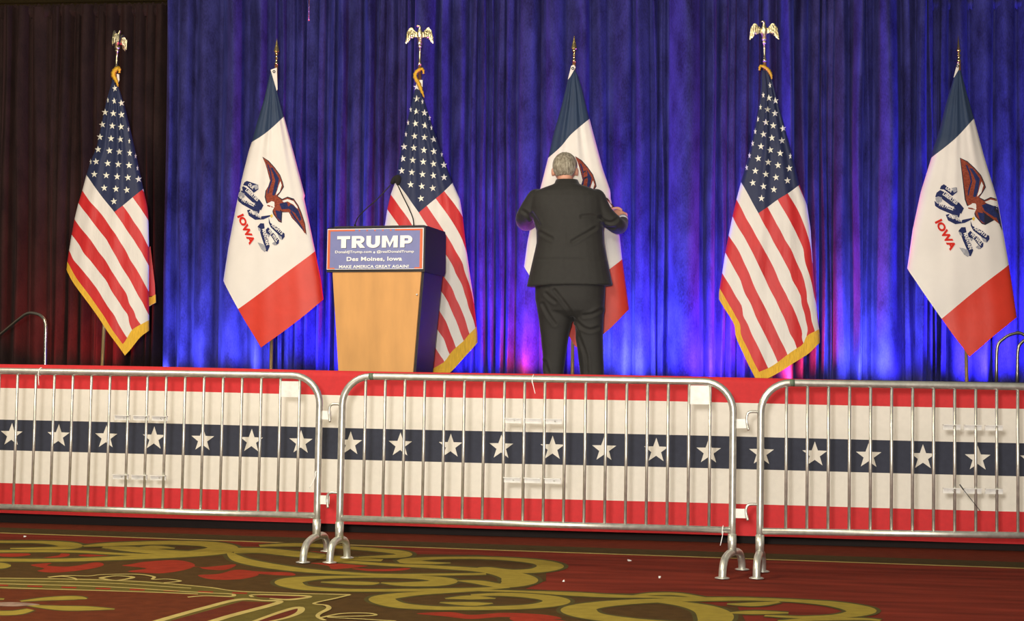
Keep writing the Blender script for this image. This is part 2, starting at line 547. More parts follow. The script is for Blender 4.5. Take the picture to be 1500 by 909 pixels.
SCROLLS = [
    [(660, 824, .4), (630, 824, 1.8), (595, 821, 3.2), (640, 817, 1.8), (720, 817, 1.8), (785, 822, 3), (806, 829, 4.5), (785, 835, 3.2), (750, 836, 2.2), (715, 832, 1.8), (700, 831, .4)],
    [(336, 809, 1), (355, 820, 3), (400, 829, 3.2), (460, 836, 2.4), (550, 841, 1.5), (640, 841, 1.5), (712, 840, 1.3)],
    [(480, 820, 2), (560, 826, 1.8), (640, 830, 2.2), (710, 835, 2.8), (752, 843, 5), (760, 851, 6), (735, 857, 3), (700, 852, 2.4), (670, 850, .5)],
    [(558, 853, .5), (590, 855, 2.6), (635, 854, 4), (652, 850, 4), (620, 845.5, 2.6), (560, 844, 1.5), (480, 845, 2), (432, 849, 4), (424, 854, 4.5), (450, 861, 2.8), (520, 864, 1.9), (620, 863.5, 1.9), (700, 862, 1.8), (745, 859, 1.5)],
    [(470, 852, .4), (505, 853, 2.2), (540, 854, 2.2), (556, 853, .4)],
    [(700, 864, 1.3), (620, 868, 2.4), (572, 873, 3.6), (560, 878, 4.4), (585, 886, 3.6), (640, 890, 2.6), (720, 890, 2.6), (785, 887, 3.2), (815, 880.5, 4.6), (795, 874, 3.4), (740, 870, 2.4), (690, 871, 1.2)],
    [(652, 876, .4), (690, 874.5, 3), (726, 876, .4)],
    [(644, 882, .4), (690, 884, 2.8), (722, 883, .4)],
    [(700, 864, 1.3), (770, 866, 1.3), (840, 869.5, 2.6), (900, 872.5, 2.2), (950, 873.5, 1.6), (1020, 876, 1.6)],
    [(920, 873, .6), (955, 869.5, 1.8), (990, 869.5, 1.8), (1020, 873.5, 1.4), (1035, 875, .5)],
    [(1100, 877.5, 1.4), (1010, 878, 2.2), (930, 880.5, 3.2), (870, 886, 4.4), (848, 893, 6), (870, 902, 4.6), (930, 909, 3.6), (1010, 914, 3)],
    [(955, 879, 1.6), (1000, 884, 3), (1035, 892, 5), (1048, 902, 6), (1040, 913, 5), (1000, 920, 4)],
    [(1000, 876, 1.6), (1080, 876.5, 2.2), (1160, 879, 2), (1225, 884.5, 3.4), (1262, 894, 5), (1232, 901.5, 3), (1180, 903.5, 1.8), (1120, 901, 1)],
    [(1063, 897, .4), (1105, 896.5, 2.6), (1155, 897, .8)],
    [(1065, 884, .5), (1105, 884.5, 2.8), (1142, 881, 1)],
    [(1140, 909, 1), (1190, 906.5, 2), (1260, 906, 1.5), (1290, 908, 1)],
    [(-20, 793, 1.5), (60, 793.5, 1.8), (98, 797, 3.6), (105, 800, 3), (75, 802.5, 2), (15, 803, .8)],
    [(-20, 807, 1.6), (100, 807, 1.6), (180, 811, 1.5), (250, 813.5, 1.8)],
    [(-20, 819.5, 2.2), (80, 820, 2.2), (160, 817.5, 2.6), (250, 813, 3.5), (312, 807, 5), (326, 801.5, 5), (300, 796, 3.6), (235, 794.5, 2.6), (160, 797, 2.4), (122, 799.5, 1)],
    [(150, 801, 1), (190, 803.5, 3.5), (240, 808, 3.5), (290, 809, 2)],
    [(196, 803, .5), (225, 801, 2.4), (256, 802.5, .5)],
    [(342, 806, 4), (385, 806, 3.6), (440, 811.5, 3.8), (490, 816, 2.8), (560, 820, 1.6)],
    [(380, 799, 1.4), (440, 797.5, 2.4), (520, 802.5, 2), (582, 808, 2.6), (590, 813, 2.6), (560, 815, 2), (525, 815.5, .5)],
    [(-20, 828, 5.5), (5, 828, 4), (16, 828, 1)],
    [(500, 802, 1), (540, 803.5, 1.8), (560, 805, .5)],
]
for s_ in SCROLLS:
    fribbon('scroll_outline', s_, C_green, 0.0018, 1.5)
    fribbon('scroll_motif', s_, C_gold, 0.0026)
# framed panel of the carpet in the near corner
fpoly('olive_field', [(-40, 846), (120, 847), (230, 851), (300, 859), (345, 865), (420, 868), (513, 870), (460, 883), (482, 891), (466, 903), (490, 930), (-40, 930)], C_olive, 0.0030)
fpoly('panel_field', [(-40, 861), (200, 866), (300, 871), (342, 875), (345, 878), (230, 910), (150, 930), (-40, 930)], C_maroon, 0.0034)
fpoly('stripe_band', [(355, 880), (408, 882), (330, 904), (270, 922), (200, 922)], C_border, 0.0036)
fpoly('inset', [(372, 871), (452, 873), (425, 877), (378, 874)], C_border, 0.0036)
fpoly('inset', [(372, 910), (436, 890), (438, 895), (420, 904), (390, 912)], C_border, 0.0036)
THIN = [
    [(-20, 846, .5), (100, 847.5, .5), (200, 851, .5), (300, 859, .5), (345, 865, .5), (420, 868, .5), (513, 870.3, .6)],
    [(513, 870.3, .6), (490, 876, .6), (460, 883, .6), (478, 886, .7), (481, 891, .9), (468, 898, .8), (466, 903, .7), (476, 908, .7)],
    [(-20, 849.5, .4), (60, 851, .4), (160, 853.5, .4), (280, 861, .4)],
    [(-20, 854, .5), (150, 858.5, .5), (290, 867, .5), (334, 869, .6), (343, 871, .7), (335, 873, .7), (300, 872, .5), (275, 874, .6)],
    [(-20, 859.5, .5), (200, 866, .5), (290, 869.5, .5)],
    [(112, 849, .4), (108, 846, .5), (90, 843.5, .6), (71, 845, .7), (95, 842.5, .5), (130, 843, .4), (150, 841, .4), (200, 840.5, .5), (225, 844, .6), (224, 848, .5), (245, 847.5, .4), (264, 850.5, .6), (240, 853, .4)],
    [(146, 846, .8), (170, 842.8, .5), (195, 845, .8), (170, 849.5, .5), (146, 846, .8)],
    [(150, 935, 1.6), (228, 910, 1.5), (300, 889.5, 1.3), (350, 877.5, 1.2), (385, 879, .8), (408, 882, 1.3), (330, 903.5, 1.5), (255, 928, 1.6)],
    [(370, 874, .6), (374, 870.5, .6), (452, 872.6, .9), (425, 877.6, 1), (395, 876, .6)],
    [(360, 914, .8), (410, 896, 1), (438, 889, 1.2), (439, 896, 1.1), (420, 904, .8), (385, 912, .8)],
    [(466, 905, .6), (500, 898, .6), (540, 897.5, .6), (546, 901, .6), (480, 903, .5), (530, 906, .5), (580, 909, .6)],
]
for s_ in THIN:
    fribbon('panel_line', s_, C_line, 0.0042)
for k in range(8):
    x0 = -10 + k * 50
    fribbon('red_dash', [(x0, 856.5 + x0 * .033, 1), (x0 + 22, 857.2 + x0 * .033, 1)], C_blotch, 0.0038)
for k in range(7):
    t = k / 6.5
    x0, y0 = 372 - 130 * t, 881 + 38 * t
    fribbon('stripe_dash', [(x0 - 14, y0 + 1.5, .9), (x0 + 32, y0 + 1.5, .9)], C_maroon, 0.0038)
for leaf in ([(30, 880, .6), (70, 876.5, 2.2), (110, 875, 2.6), (127, 876.6, .5)], [(40, 886, .6), (90, 890, 3.2), (130, 890.5, 2.8), (168, 891.5, .4)],
             [(-20, 897, 3), (20, 897, 3), (45, 892, 1.6)], [(-20, 876, 1.6), (6, 877, .8)]):
    fribbon('flower_leaf_outline', leaf, C_green, 0.0037, 1.0)
    fribbon('flower_leaf', leaf, C_gold, 0.0040)
fribbon('flower_stamen', [(-20, 884, 2.4), (20, 884.5, 3), (45, 884.5, 1.6), (58, 885, .3)], C_grey, 0.0044)

# small paper scraps dropped on the carpet
for k, (x, y, w, lab) in enumerate([(36, 786, .011, 'tiny white paper scrap on the carpet right under the bunting hem'),
                                    (922, 821, .013, 'tiny white paper scrap on red carpet just below the gold border line'),
                                    (966, 846, .010, 'tiny white paper scrap in the middle of the plain red carpet'),
                                    (825, 851, .009, 'tiny white paper scrap beside the tip of a gold carpet scroll')]):
    p = F(x, y, 0.003)
    b = MB()
    a0 = k * 1.3
    top = [(p[0] + w * math.cos(a0 + i * 1.57 + .3 * math.sin(5 * i + k)) * (1 if i % 2 else .6), p[1] + 1.8 * w * math.sin(a0 + i * 1.57), 0.004 + .004 * ((i + k) % 3)) for i in range(4)]
    bot = [(q[0], q[1], 0.003) for q in top]
    b.add(top + bot, [(0, 1, 2, 3), (7, 6, 5, 4), (0, 4, 5, 1), (1, 5, 6, 2), (2, 6, 7, 3), (3, 7, 4, 0)])
    tag(b.obj('paper_scrap', M_zip, None, False), lab, 'scrap', 'paper scraps on the carpet')

# ------------------------------------------------------------------ room shell and stage
M_wall = mat('tan_wall', (0.22, 0.15, 0.05), 0.8, var=0.15, scale=1.2)
mb = MB().box((0, 4.3, 3.0), (18, .2, 6.2))
mb.obj('wall_back', M_wall, None, False, kind='structure', origin=(0, 4.3, 0))
mb = MB().box((-6.0, 3.5, 4.86), (5.0, 1.8, .22)); mb.box((-6.0, 3.0, 4.70), (5.0, .14, .12))
mb.obj('trim_1', M_wall, None, False, kind='structure')
DECK = 1.06
M_skirt = mat('dark_stage_skirt', (0.012, 0.006, 0.004), 0.9, var=0.1)
LIP = 1.132
st = thing('stage', 'raised black stage platform behind the striped bunting', 'stage', (0, 2.0, 0))
MB().box((0, 2.0, DECK - .05), (10.4, 3.88, .10)).obj('deck', M_black, st, False)
MB().box((0, .075, .48), (10.4, .03, .96)).obj('front_panel', M_skirt, st, False)
MB().box((0, .055, DECK + .03), (10.4, .02, .08)).obj('trim_2', M_black, None, False, kind='structure')
for x in (-4.8, -2.4, 0, 2.4, 4.8):
    for y in (.35, 3.6):
        MB().tube([(x, y, 0), (x, y, DECK - .1)], .03, 10).obj('leg', M_rail, st)

# ------------------------------------------------------------------ curtains
def curtain(label, valleys, Y, m, zt, amp=1.0, header=False, seed=0, drift=6):
    r = random.Random(seed)
    z0 = DECK + .015
    base = P((valleys[0] + valleys[-1]) / 2, 548, Y)
    t = thing('curtain', label, 'curtain', (base[0], Y, DECK), 'velvet drapes behind the stage')
    xs_t = [P(v, 120, Y)[0] for v in valleys]
    xs_b = [P(v + r.uniform(-drift, drift) * (0 < i < len(valleys) - 1), 480, Y)[0] for i, v in enumerate(valleys)]
    sh = [r.uniform(.55, 1.9) for _ in valleys]
    am = [r.uniform(.55, 1.4) for _ in valleys]
    ph = [r.uniform(0, 6.28) for _ in valleys]
    zs = np.linspace(z0, zt, 26)
    NS = 14
    vs = []; fs = []
    ncol = (len(valleys) - 1) * NS + 1
    for j, z in enumerate(zs):
        k = (z - z0) / (zt - z0)
        for c in range(ncol):
            i = min(c // NS, len(valleys) - 2)
            q = (c - i * NS) / NS
            a = xs_b[i] + (xs_t[i] - xs_b[i]) * k
            b_ = xs_b[i + 1] + (xs_t[i + 1] - xs_b[i + 1]) * k
            w = b_ - a
            A = max(.05, min(.19, 1.0 * w + .016)) * amp * am[i]
            qq = q ** sh[i]
            dep = A * (math.sin(math.pi * qq) ** .7 if 0 < qq < 1 else 0)
            dep += .010 * math.sin(3 * math.pi * qq + ph[i] + 1.2 * k * 3) * math.sin(math.pi * qq)
            dep *= 1.0 - .25 * k * math.sin(ph[i]) ** 2
            xx = a + w * q + .012 * math.sin(2.3 * z + ph[i]) * math.sin(math.pi * q)
            vs.append((xx, Y - dep, z))
    for j in range(len(zs) - 1):
        for c in range(ncol - 1):
            fs.append((j * ncol + c, j * ncol + c + 1, (j + 1) * ncol + c + 1, (j + 1) * ncol + c))
    mk('drape', vs, fs, m, t, True)
    if header:
        # gathered rod pocket with a ruffle standing above it
        hv = []; hf = []
        n = 160
        x0, x1 = xs_t[0], xs_t[-1]
        rows = [(zt + .03, .03), (zt - .01, .055), (zt - .05, .06), (zt - .09, .035)]
        for (z, d) in rows:
            for c in range(n):
                q = c / (n - 1)
                hv.append((x0 + (x1 - x0) * q, Y - d - .016 * math.sin(c * 1.1) - .01 * math.sin(c * 2.7), z + .008 * math.sin(c * 1.9)))
        for j in range(len(rows) - 1):
            for c in range(n - 1):
                hf.append((j * n + c, j * n + c + 1, (j + 1) * n + c + 1, (j + 1) * n + c))
        mk('rod_pocket', hv, hf, m, t, True)
    return t


ZT = 4.95
curtain('dark brownish black drape panel with gathered rod pocket behind the curved handrail', [-90, -66, -45, -20, 0, 25, 45, 72, 90, 108, 118, 140, 155, 175, 195, 212, 228, 243],
        2.72, M_velvet_dark, float(P(120, 12, 2.72)[2]), .8, True, 1)
curtain('blue velvet drape panel behind the state flag that hangs next to the lectern', [243, 258, 286, 323, 360, 392, 406, 418, 432, 447, 465], 2.32, M_velvet, ZT, 1, False, 2, 3)
curtain('red-lit blue velvet drape panel behind the lectern and its microphones', [465, 478, 492, 508, 531, 552, 566, 580, 594], 2.30, M_velvet, ZT, 1, False, 3)
curtain('finely pleated blue velvet drape panel between the lectern flag and the man', [594, 606, 644, 662, 687, 699, 711, 723, 740, 756, 790], 2.30, M_velvet, ZT, 1, False, 4, 3)
curtain('broad smooth blue velvet drape panel directly behind the man', [790, 828, 862, 888, 926, 951, 962], 2.31, M_velvet, ZT, .75, False, 5)
curtain('blue and violet velvet drape panel behind the fringed flag right of the man', [962, 975, 1030, 1050, 1067, 1078, 1097, 1112, 1136, 1162, 1184, 1200], 2.31, M_velvet, ZT, 1, False, 6, 4)
curtain('bright blue velvet drape panel between the fringed flag and the end state flag', [1200, 1208, 1222, 1242, 1266, 1279, 1318, 1341, 1357, 1366], 2.32, M_velvet, ZT, 1, False, 8, 5)
curtain('deep ultramarine drape panel with rod pocket behind the end state flag and black handrails', [1362, 1374, 1390, 1418, 1456, 1488, 1515, 1548, 1590], 2.62, M_velvet, float(P(1440, 0, 2.62)[2]), .8, True, 9)
# the thin cord hanging in front of the drape
p0 = P(452, -40, 2.12); p1 = P(452, 31, 2.12)
tag(MB().tube([(p1[0], 2.12, p1[2]), (p1[0], 2.12, 5.3)], .0045, 6).obj('hanging_cord', M_brass), 'thin pale cord hanging from above in front of the drapes', 'cord')

# ------------------------------------------------------------------ bunting
bun = thing('bunting', 'long red, cream and navy striped bunting with white stars along the stage front', 'bunting', (0, -.02, .05))
FR = [0, .16, .374, .58, .80, 1.0]
BZ0, BZ1 = .062, LIP + .004


def bun_top(x):
    return BZ1 + (-.0033 * x) + .003 * math.sin(1.7 * x)


def bun_pt(x, fr):
    zt = bun_top(x)
    z = zt + (BZ0 - .006 + .0065 * max(0, -x) + .003 * math.sin(.9 * x + 1) - zt) * fr
    y = -.012 - .006 * math.sin(2.1 * x + 2 * fr) - .004 * math.sin(7.3 * x + 3 * fr) * fr - .012 * fr
    return (x, y, z)


XS = np.linspace(-4.9, 4.9, 240)
names = ['top_red_stripe', 'cream_stripe', 'navy_stripe', 'cream_stripe', 'bottom_red_stripe']
for k in range(5):
    sub = np.linspace(FR[k], FR[k + 1], 5)
    vs = []; fs = []
    for fr in sub:
        for x in XS:
            vs.append(bun_pt(x, fr))
    n = len(XS)
    if k == 0:   # the top edge folds back over the toe board
        for x in XS:
            q = bun_pt(x, 0); vs.append((q[0], .022, q[2] + .002))
    for j in range(4):
        for i in range(n - 1):
            fs.append((j * n + i, (j + 1) * n + i, (j + 1) * n + i + 1, j * n + i + 1))
    if k == 0:
        for i in range(n - 1):
            fs.append((5 * n + i, i, i + 1, 5 * n + i + 1))
    mk(names[k], vs, fs, [M_red_cloth, M_white_cloth, M_navy_cloth, M_white_cloth, M_red_cloth][k], bun, True)
for i in range(26):
    cx = -3.633 + .3577 * (i - 3)
    R = .088
    pts = []
    for q in range(10):
        rr = R if q % 2 == 0 else R * .40
        an = math.pi / 2 + q * math.pi / 5
        x = cx + rr * math.cos(an)
        zc = bun_pt(cx, .476)[2]
        fr = .476 - (rr * math.sin(an)) / (bun_top(cx) - BZ0)
        p = bun_pt(x, fr)
        pts.append((p[0], p[1] - .003, p[2]))
    c = bun_pt(cx, .476)
    pts.append((c[0], c[1] - .0035, c[2]))
    mk('star', pts, [(10, q, (q + 1) % 10) for q in range(10)], M_white_cloth, bun)

# ------------------------------------------------------------------ crowd barriers
def barrier(label, A, B, nbar, first, last, foot_l, foot_r, plates, sign=None, hooks=False, tabs=False, zips=()):
    A = np.array([A[0], A[1], 0.0]); B = np.array([B[0], B[1], 0.0])
    ex = B - A; Lh = np.linalg.norm(ex); ex /= Lh
    ey = np.array([-ex[1], ex[0], 0.0])
    ez = np.array([0, 0, 1.0])
    t = thing('crowd_barrier', label, 'barrier', tuple((A + B) / 2), 'steel crowd barriers in front of the stage')
    ZR, ZB, RC = 1.085, .25, .17

    def W(x, y, z):
        return A + ex * x + ey * y + ez * z
    path = [W(0, 0, .115), W(0, 0, .3), W(0, 0, .6), W(0, 0, ZR - RC)]
    for k in range(1, 9):
        a = math.pi / 2 * k / 8
        path.append(W(RC - RC * math.cos(a), 0, ZR - RC + RC * math.sin(a)))
    path.append(W(Lh / 2, 0, ZR))
    for k in range(0, 9):
        a = math.pi / 2 * k / 8
        path.append(W(Lh - RC + RC * math.sin(a), 0, ZR - RC + RC * math.cos(a)))
    path += [W(Lh, 0, .6), W(Lh, 0, .3), W(Lh, 0, .115)]
    fr = MB().tube(path, .0205, 14).obj('frame', M_steel, t)
    MB().tube([W(0, 0, ZB), W(Lh, 0, ZB)], .0185, 12).obj('bottom_rail', M_steel, t)
    for k in range(nbar):
        x = first + (Lh - first - last) * k / (nbar - 1)
        MB().tube([W(x, 0, ZB), W(x, 0, ZR)], .0085, 8).obj('bar', M_steel, t)
    for x, (fx0, fy0, fx1, fy1) in ((0, foot_l), (Lh, foot_r)):
        MB().tube([W(x, 0, .12), W(x, 0, .228)], .0245, 14).obj('post_sleeve', M_steel, t)
        b = MB()
        pts = [(fx0, fy0, .004), (fx0 * .95, fy0 * .95, .055), (fx0 * .76, fy0 * .76, .102), (fx0 * .38, fy0 * .38, .122), (0, 0, .125),
               (fx1 * .38, fy1 * .38, .122), (fx1 * .76, fy1 * .76, .102), (fx1 * .95, fy1 * .95, .055), (fx1, fy1, .004)]
        c = catmull(pts, 4)
        b.tube([W(x + q[0], q[1], q[2]) for q in c], .0215, 12)
        ft = b.obj('foot', M_steel, t)
        for (qx, qy) in ((fx0, fy0), (fx1, fy1)):
            MB().lathe(W(x + qx, qy, .0045), [(.001, 0), (.040, 0), (.042, .004), (.030, .008), (.001, .008)], 14).obj('foot_pad', M_steel, ft)
    for (x0, x1, z, n) in plates:
        for i in range(n):
            a0 = x0 + (x1 - x0) * i / n + .010; a1 = x0 + (x1 - x0) * (i + 1) / n - .010
            pl = MB().box(W((a0 + a1) / 2, 0, z), (a1 - a0, .006, .030), ex, ey, ez).box(W((a0 + a1) / 2, -.008, z + .013), (a1 - a0, .018, .004), ex, ey, ez).obj('bracket_plate', M_plate, t, False)
            if i != 1 or n == 1:
                MB().lathe(W((a0 + a1) / 2 + .01, -.003, z), [(.0045, 0), (.0045, .003), (.001, .004)], 8, -ey).obj('rivet', M_steel, pl)
    if sign:
        x0, x1, z0, z1 = sign
        MB().box(W((x0 + x1) / 2, -.002, (z0 + z1) / 2), (x1 - x0, .005, z1 - z0), ex, ey, ez).obj('sign_plate', M_plate, t, False)
    if hooks:
        MB().tube([W(RC - .01, 0, ZR), W(RC + .018, 0, ZR)], .0209, 14).obj('tape_wrap', M_tape, t)
        for z, dz in ((.915, .10), (.395, .085)):
            MB().tube(catmull([W(.0, 0, z), W(-.035, 0, z + .004), W(-.066, 0, z), W(-.078, 0, z - .02), W(-.078, 0, z - dz * .6), W(-.070, -.012, z - dz)], 4), .0075, 8).obj('hook', M_steel, t)
    if tabs:
        for z in (.85, .345):
            MB().box(W(Lh + .045, 0, z), (.060, .010, .052), ex, ey, ez).obj('hook_socket', M_plate, t, False)
    for (x, z, kind) in zips:
        loop = [W(x + .004 * math.sin(a), -.024 * math.cos(a), z + .024 * math.sin(a)) for a in np.linspace(0, 2 * math.pi, 14)]
        tail = catmull([W(x, -.024, z), W(x + .003, -.034, z - .02), W(x + .01 * kind, -.036, z - .085)], 4)
        MB().tube(loop, .0024, 6, False).tube(tail, .0022, 6).obj('zip_tie', M_zip, t)
    return t, W


ft = (-.03, -.26, .03, .26)
b1, W1 = barrier('steel crowd barrier standing farthest from the lone end state flag, below the curved handrail', (-3.256, -1.56), (-.966, -1.585), 18, .135, .125, (-.03, -.28, .03, .28), (.005, -.31, -.012, .31),
                 [(.998, 1.355, .812, 3), (.998, 1.355, .452, 3)], (2.045, 2.165, .955, 1.05), False, True, [(.52, 1.085, 1), (2.28, .50, -3)])
b2, W2 = barrier('steel crowd barrier in front of the lectern and the man, linked at both ends', (-.795, -1.72), (1.488, -1.81), 18, .14, .13, (-.014, -.143, .015, .13), (-.049, -.229, .056, .228),
                 [(.963, 1.318, .842, 3), (.963, 1.318, .500, 3)], (2.035, 2.150, .955, 1.062), True, True, [(1.135, 1.085, 2), (2.23, .25, -1)])
b3, W3 = barrier('steel crowd barrier hooked on below the black handrails, running past the end state flag', (1.642, -1.825), (3.92, -1.55), 18, .145, .13, (-.044, -.162, .044, .165), (.01, -.2, -.01, .2),
                 [(1.018, 1.376, .850, 3), (1.018, 1.376, .494, 3)], None, True, False, [])
MB().tube([W3(1.12, -.012, .53), W3(1.14, -.02, .50)], .004, 6).tube([W3(1.14, -.02, .50), W3(1.225, -.05, .385)], .0022, 6).obj('zip_tie_with_shadow', M_black_zip, b3)  # short tube is the tie end; long thin one models its cast shadow

# ------------------------------------------------------------------ flags
YF = 1.62


class Sheet:
    """a draped flag: front of the cloth between traced left/right folds, wrapping round behind the pole"""
    def __init__(self, left, right, ybot, top, bulge=.11, pleat=.012, wrap=1.15, seed=0):
        self.left = np.array(sorted(left, key=lambda p: p[1])); self.right = np.array(sorted(right, key=lambda p: p[1]))
        self.y0 = top; self.y1 = ybot
        self.bulge = bulge; self.pleat = pleat; self.wrap = wrap
        r = random.Random(seed)
        self.ph = [r.uniform(0, 6.28) for _ in range(6)]

    def LR(self, y):
        l = np.interp(y, self.left[:, 1], self.left[:, 0]); r = np.interp(y, self.right[:, 1], self.right[:, 0])
        return l, r

    def dy(self, a, y, hw):
        k = min(1, max(0, (y - self.y0) / 300.0))
        B = min(self.bulge, .0055 * hw * .62 + .012)
        c = math.cos(a)
        d = -B * (abs(c) ** .5) * (1 if c >= 0 else -1)
        if c > 0:
            s = math.sin(a)
            d -= self.pleat * (1.15 - k * .8) * c ** .8 * (math.sin(9.5 * s + self.ph[0]) + .6 * math.sin(17 * s + self.ph[1] + .6 * k)) * min(1, hw / 22)
            d -= .006 * k * c * math.sin(.045 * y + 3.1 * s + self.ph[2])
        return d

    def pt(self, px, py, off=0.0):
        l, r = self.LR(py)
        xc, hw = (l + r) / 2, max((r - l) / 2, 1)
        s = max(-.995, min(.995, (px - xc) / hw))
        return P(px, py, YF + self.dy(math.asin(s), py, hw) - off)

    def grid(self, nr=100, nc=72):
        A = math.pi / 2 + self.wrap
        V = []; Q = []
        for j in range(nr + 1):
            y = self.y0 + (self.y1 - self.y0) * j / nr
            l, r = self.LR(y)
            xc, hw = (l + r) / 2, max((r - l) / 2, 1)
            for i in range(nc + 1):
                a = -A + 2 * A * i / nc
                px = xc + hw * math.sin(a)
                if a > math.pi / 2:
                    pv = xc + hw * (2 - math.sin(a))
                elif a < -math.pi / 2:
                    pv = xc - hw * (2 + math.sin(a))
                else:
                    pv = px
                V.append(P(px, y, YF + self.dy(a, y, hw)))
                Q.append((pv, y))
        faces = [(j * (nc + 1) + i, (j + 1) * (nc + 1) + i, (j + 1) * (nc + 1) + i + 1, j * (nc + 1) + i + 1) for j in range(nr) for i in range(nc)]
        return np.array(V), np.array(Q), faces


def clip_part(V, fields, faces, conds):
    """keep the piece of the sheet where every field lies in its (lo, hi) range"""
    vs = []; fs = []; idx = {}
    FA = np.stack(fields, 1)
    full = np.hstack([V, FA])
    for f in faces:
        fv = FA[list(f)]
        ok = True
        for (k, lo, hi) in conds:
            if fv[:, k].max() < lo or fv[:, k].min() > hi:
                ok = False; break
        if not ok:
            continue
        poly = [full[i] for i in f]
        for (k, lo, hi) in conds:
            for sgn, lim in ((1, lo), (-1, hi)):
                if abs(lim) > 1e5:
                    continue
                out = []
                n = len(poly)
                for i in range(n):
                    a, b = poly[i], poly[(i + 1) % n]
                    da, db = sgn * (a[3 + k] - lim), sgn * (b[3 + k] - lim)
                    if da >= 0:
                        out.append(a)
                    if (da >= 0) != (db >= 0):
                        out.append(a + (b - a) * (da / (da - db)))
                poly = out
                if len(poly) < 3:
                    break
            if len(poly) < 3:
                break
        if len(poly) < 3:
            continue
        ids = []
        for p in poly:
            key = (round(p[0], 5), round(p[1], 5), round(p[2], 5))
            if key not in idx:
                idx[key] = len(vs); vs.append(p[:3])
            if not ids or ids[-1] != idx[key]:
                ids.append(idx[key])
        if len(ids) > 2 and ids[0] == ids[-1]:
            ids.pop()
        if len(set(ids)) >= 3 and len(set(ids)) == len(ids):
            fs.append(tuple(ids))
    return vs, fs


BIG = 1e9


def crop(ox, oy, sc, pts):
    return [(ox + p[0] / sc, oy + p[1] / sc) for p in pts]


def star_on(sheet, cx, cy, r, rot, sq, parent):
    pts = []
    for q in range(10):
        rr = r if q % 2 == 0 else r * .39
        an = -math.pi / 2 + rot + q * math.pi / 5
        pts.append(sheet.pt(cx + rr * math.cos(an) * sq, cy + rr * math.sin(an), .005))
    pts.append(sheet.pt(cx, cy, .006))
    mk('star', pts, [(10, (q + 1) % 10, q) for q in range(10)], M_star, parent)


def us_flag(label, sheet, vpts, upts, stars, tuft, header, extra=None):
    base = sheet.pt((sheet.left[-1][0] + sheet.right[-1][0]) / 2, sheet.y1)
    t = thing('stars_and_stripes_flag', label, 'flag', (base[0], YF, base[2]), 'stars and stripes flags on the stage')
    vt = TPS([p[:2] for p in vpts], [p[2] for p in vpts]); ut = TPS([p[:2] for p in upts], [p[2] for p in upts])
    V, Q, faces = sheet.grid()
    v = vt(Q); u = ut(Q)
    fl = [u, v]
    vs, fs = clip_part(V, fl, faces, [(0, -BIG, .4), (1, -BIG, 7)])
    mk('canton', vs, fs, M_flag_navy, t, True)
    for k in range(0, 13):
        conds = [[(0, .4, 1), (1, k if k else -BIG, k + 1)]] if k < 7 else [[(0, -BIG, 1), (1, k, k + 1)]]
        for cd in conds:
            vs, fs = clip_part(V, fl, faces, cd)
            if len(fs) > 3:
                mk('stripe', vs, fs, M_flag_red if k % 2 == 0 else M_flag_white, t, True)
    F1, F2 = .62, .036
    vs, fs = clip_part(V, fl, faces, [(0, -BIG, 1 + F2), (1, 13, 13 + F1)])
    mk('fringe', vs, fs, M_fringe, t, True)
    vs, fs = clip_part(V, fl, faces, [(0, 1, 1 + F2), (1, -BIG, 13)])
    mk('fringe', vs, fs, M_fringe, t, True)
    for s in stars:
        star_on(sheet, s[0], s[1], s[3] if len(s) > 3 else 5.4, .10 * math.sin(s[0] * .7) - .05, s[2] if len(s) > 2 else 1.0, t)
    # gathered gold fringe and white heading at the pole
    b = MB()
    c = catmull([(p[0], p[1], p[2]) for p in tuft], 6)
    top = []; bot = []
    n = len(c)
    for i in range(n):
        tg = c[min(i + 1, n - 1)][:2] - c[max(i - 1, 0)][:2]; l = np.linalg.norm(tg) + 1e-9
        nx, ny = -tg[1] / l, tg[0] / l
        wob = .5 * math.sin(i * 2.1)
        for s, lst in ((-1, top), (1, bot)):
            lst.append((c[i][0] + nx * (c[i][2] + wob) * s, c[i][1] + ny * (c[i][2] + wob) * s))
    vs = []
    for q in range(n):
        vs += [P(top[q][0], top[q][1], YF - .050), P((top[q][0] + bot[q][0]) / 2, (top[q][1] + bot[q][1]) / 2, YF - .066), P(bot[q][0], bot[q][1], YF - .050), P((top[q][0] + bot[q][0]) / 2, (top[q][1] + bot[q][1]) / 2, YF - .036)]
    b.loft([vs[4 * q:4 * q + 4] for q in range(n)])
    b.obj('fringe_loop', M_fringe, t)
    if header:
        q = [P(x, y, YF - .038) for x, y in header]; q2 = [P(x, y, YF - .028) for x, y in header]
        m_ = len(q)
        MB().add(q + q2, [tuple(range(m_)), tuple(range(2 * m_ - 1, m_ - 1, -1))] + [(i, i + m_, (i + 1) % m_ + m_, (i + 1) % m_) for i in range(m_)]).obj('heading', M_flag_white, t, False)
    if extra:
        extra(t)
    return t


def lab(pts, v):
    return [(p[0], p[1], v) for p in pts]


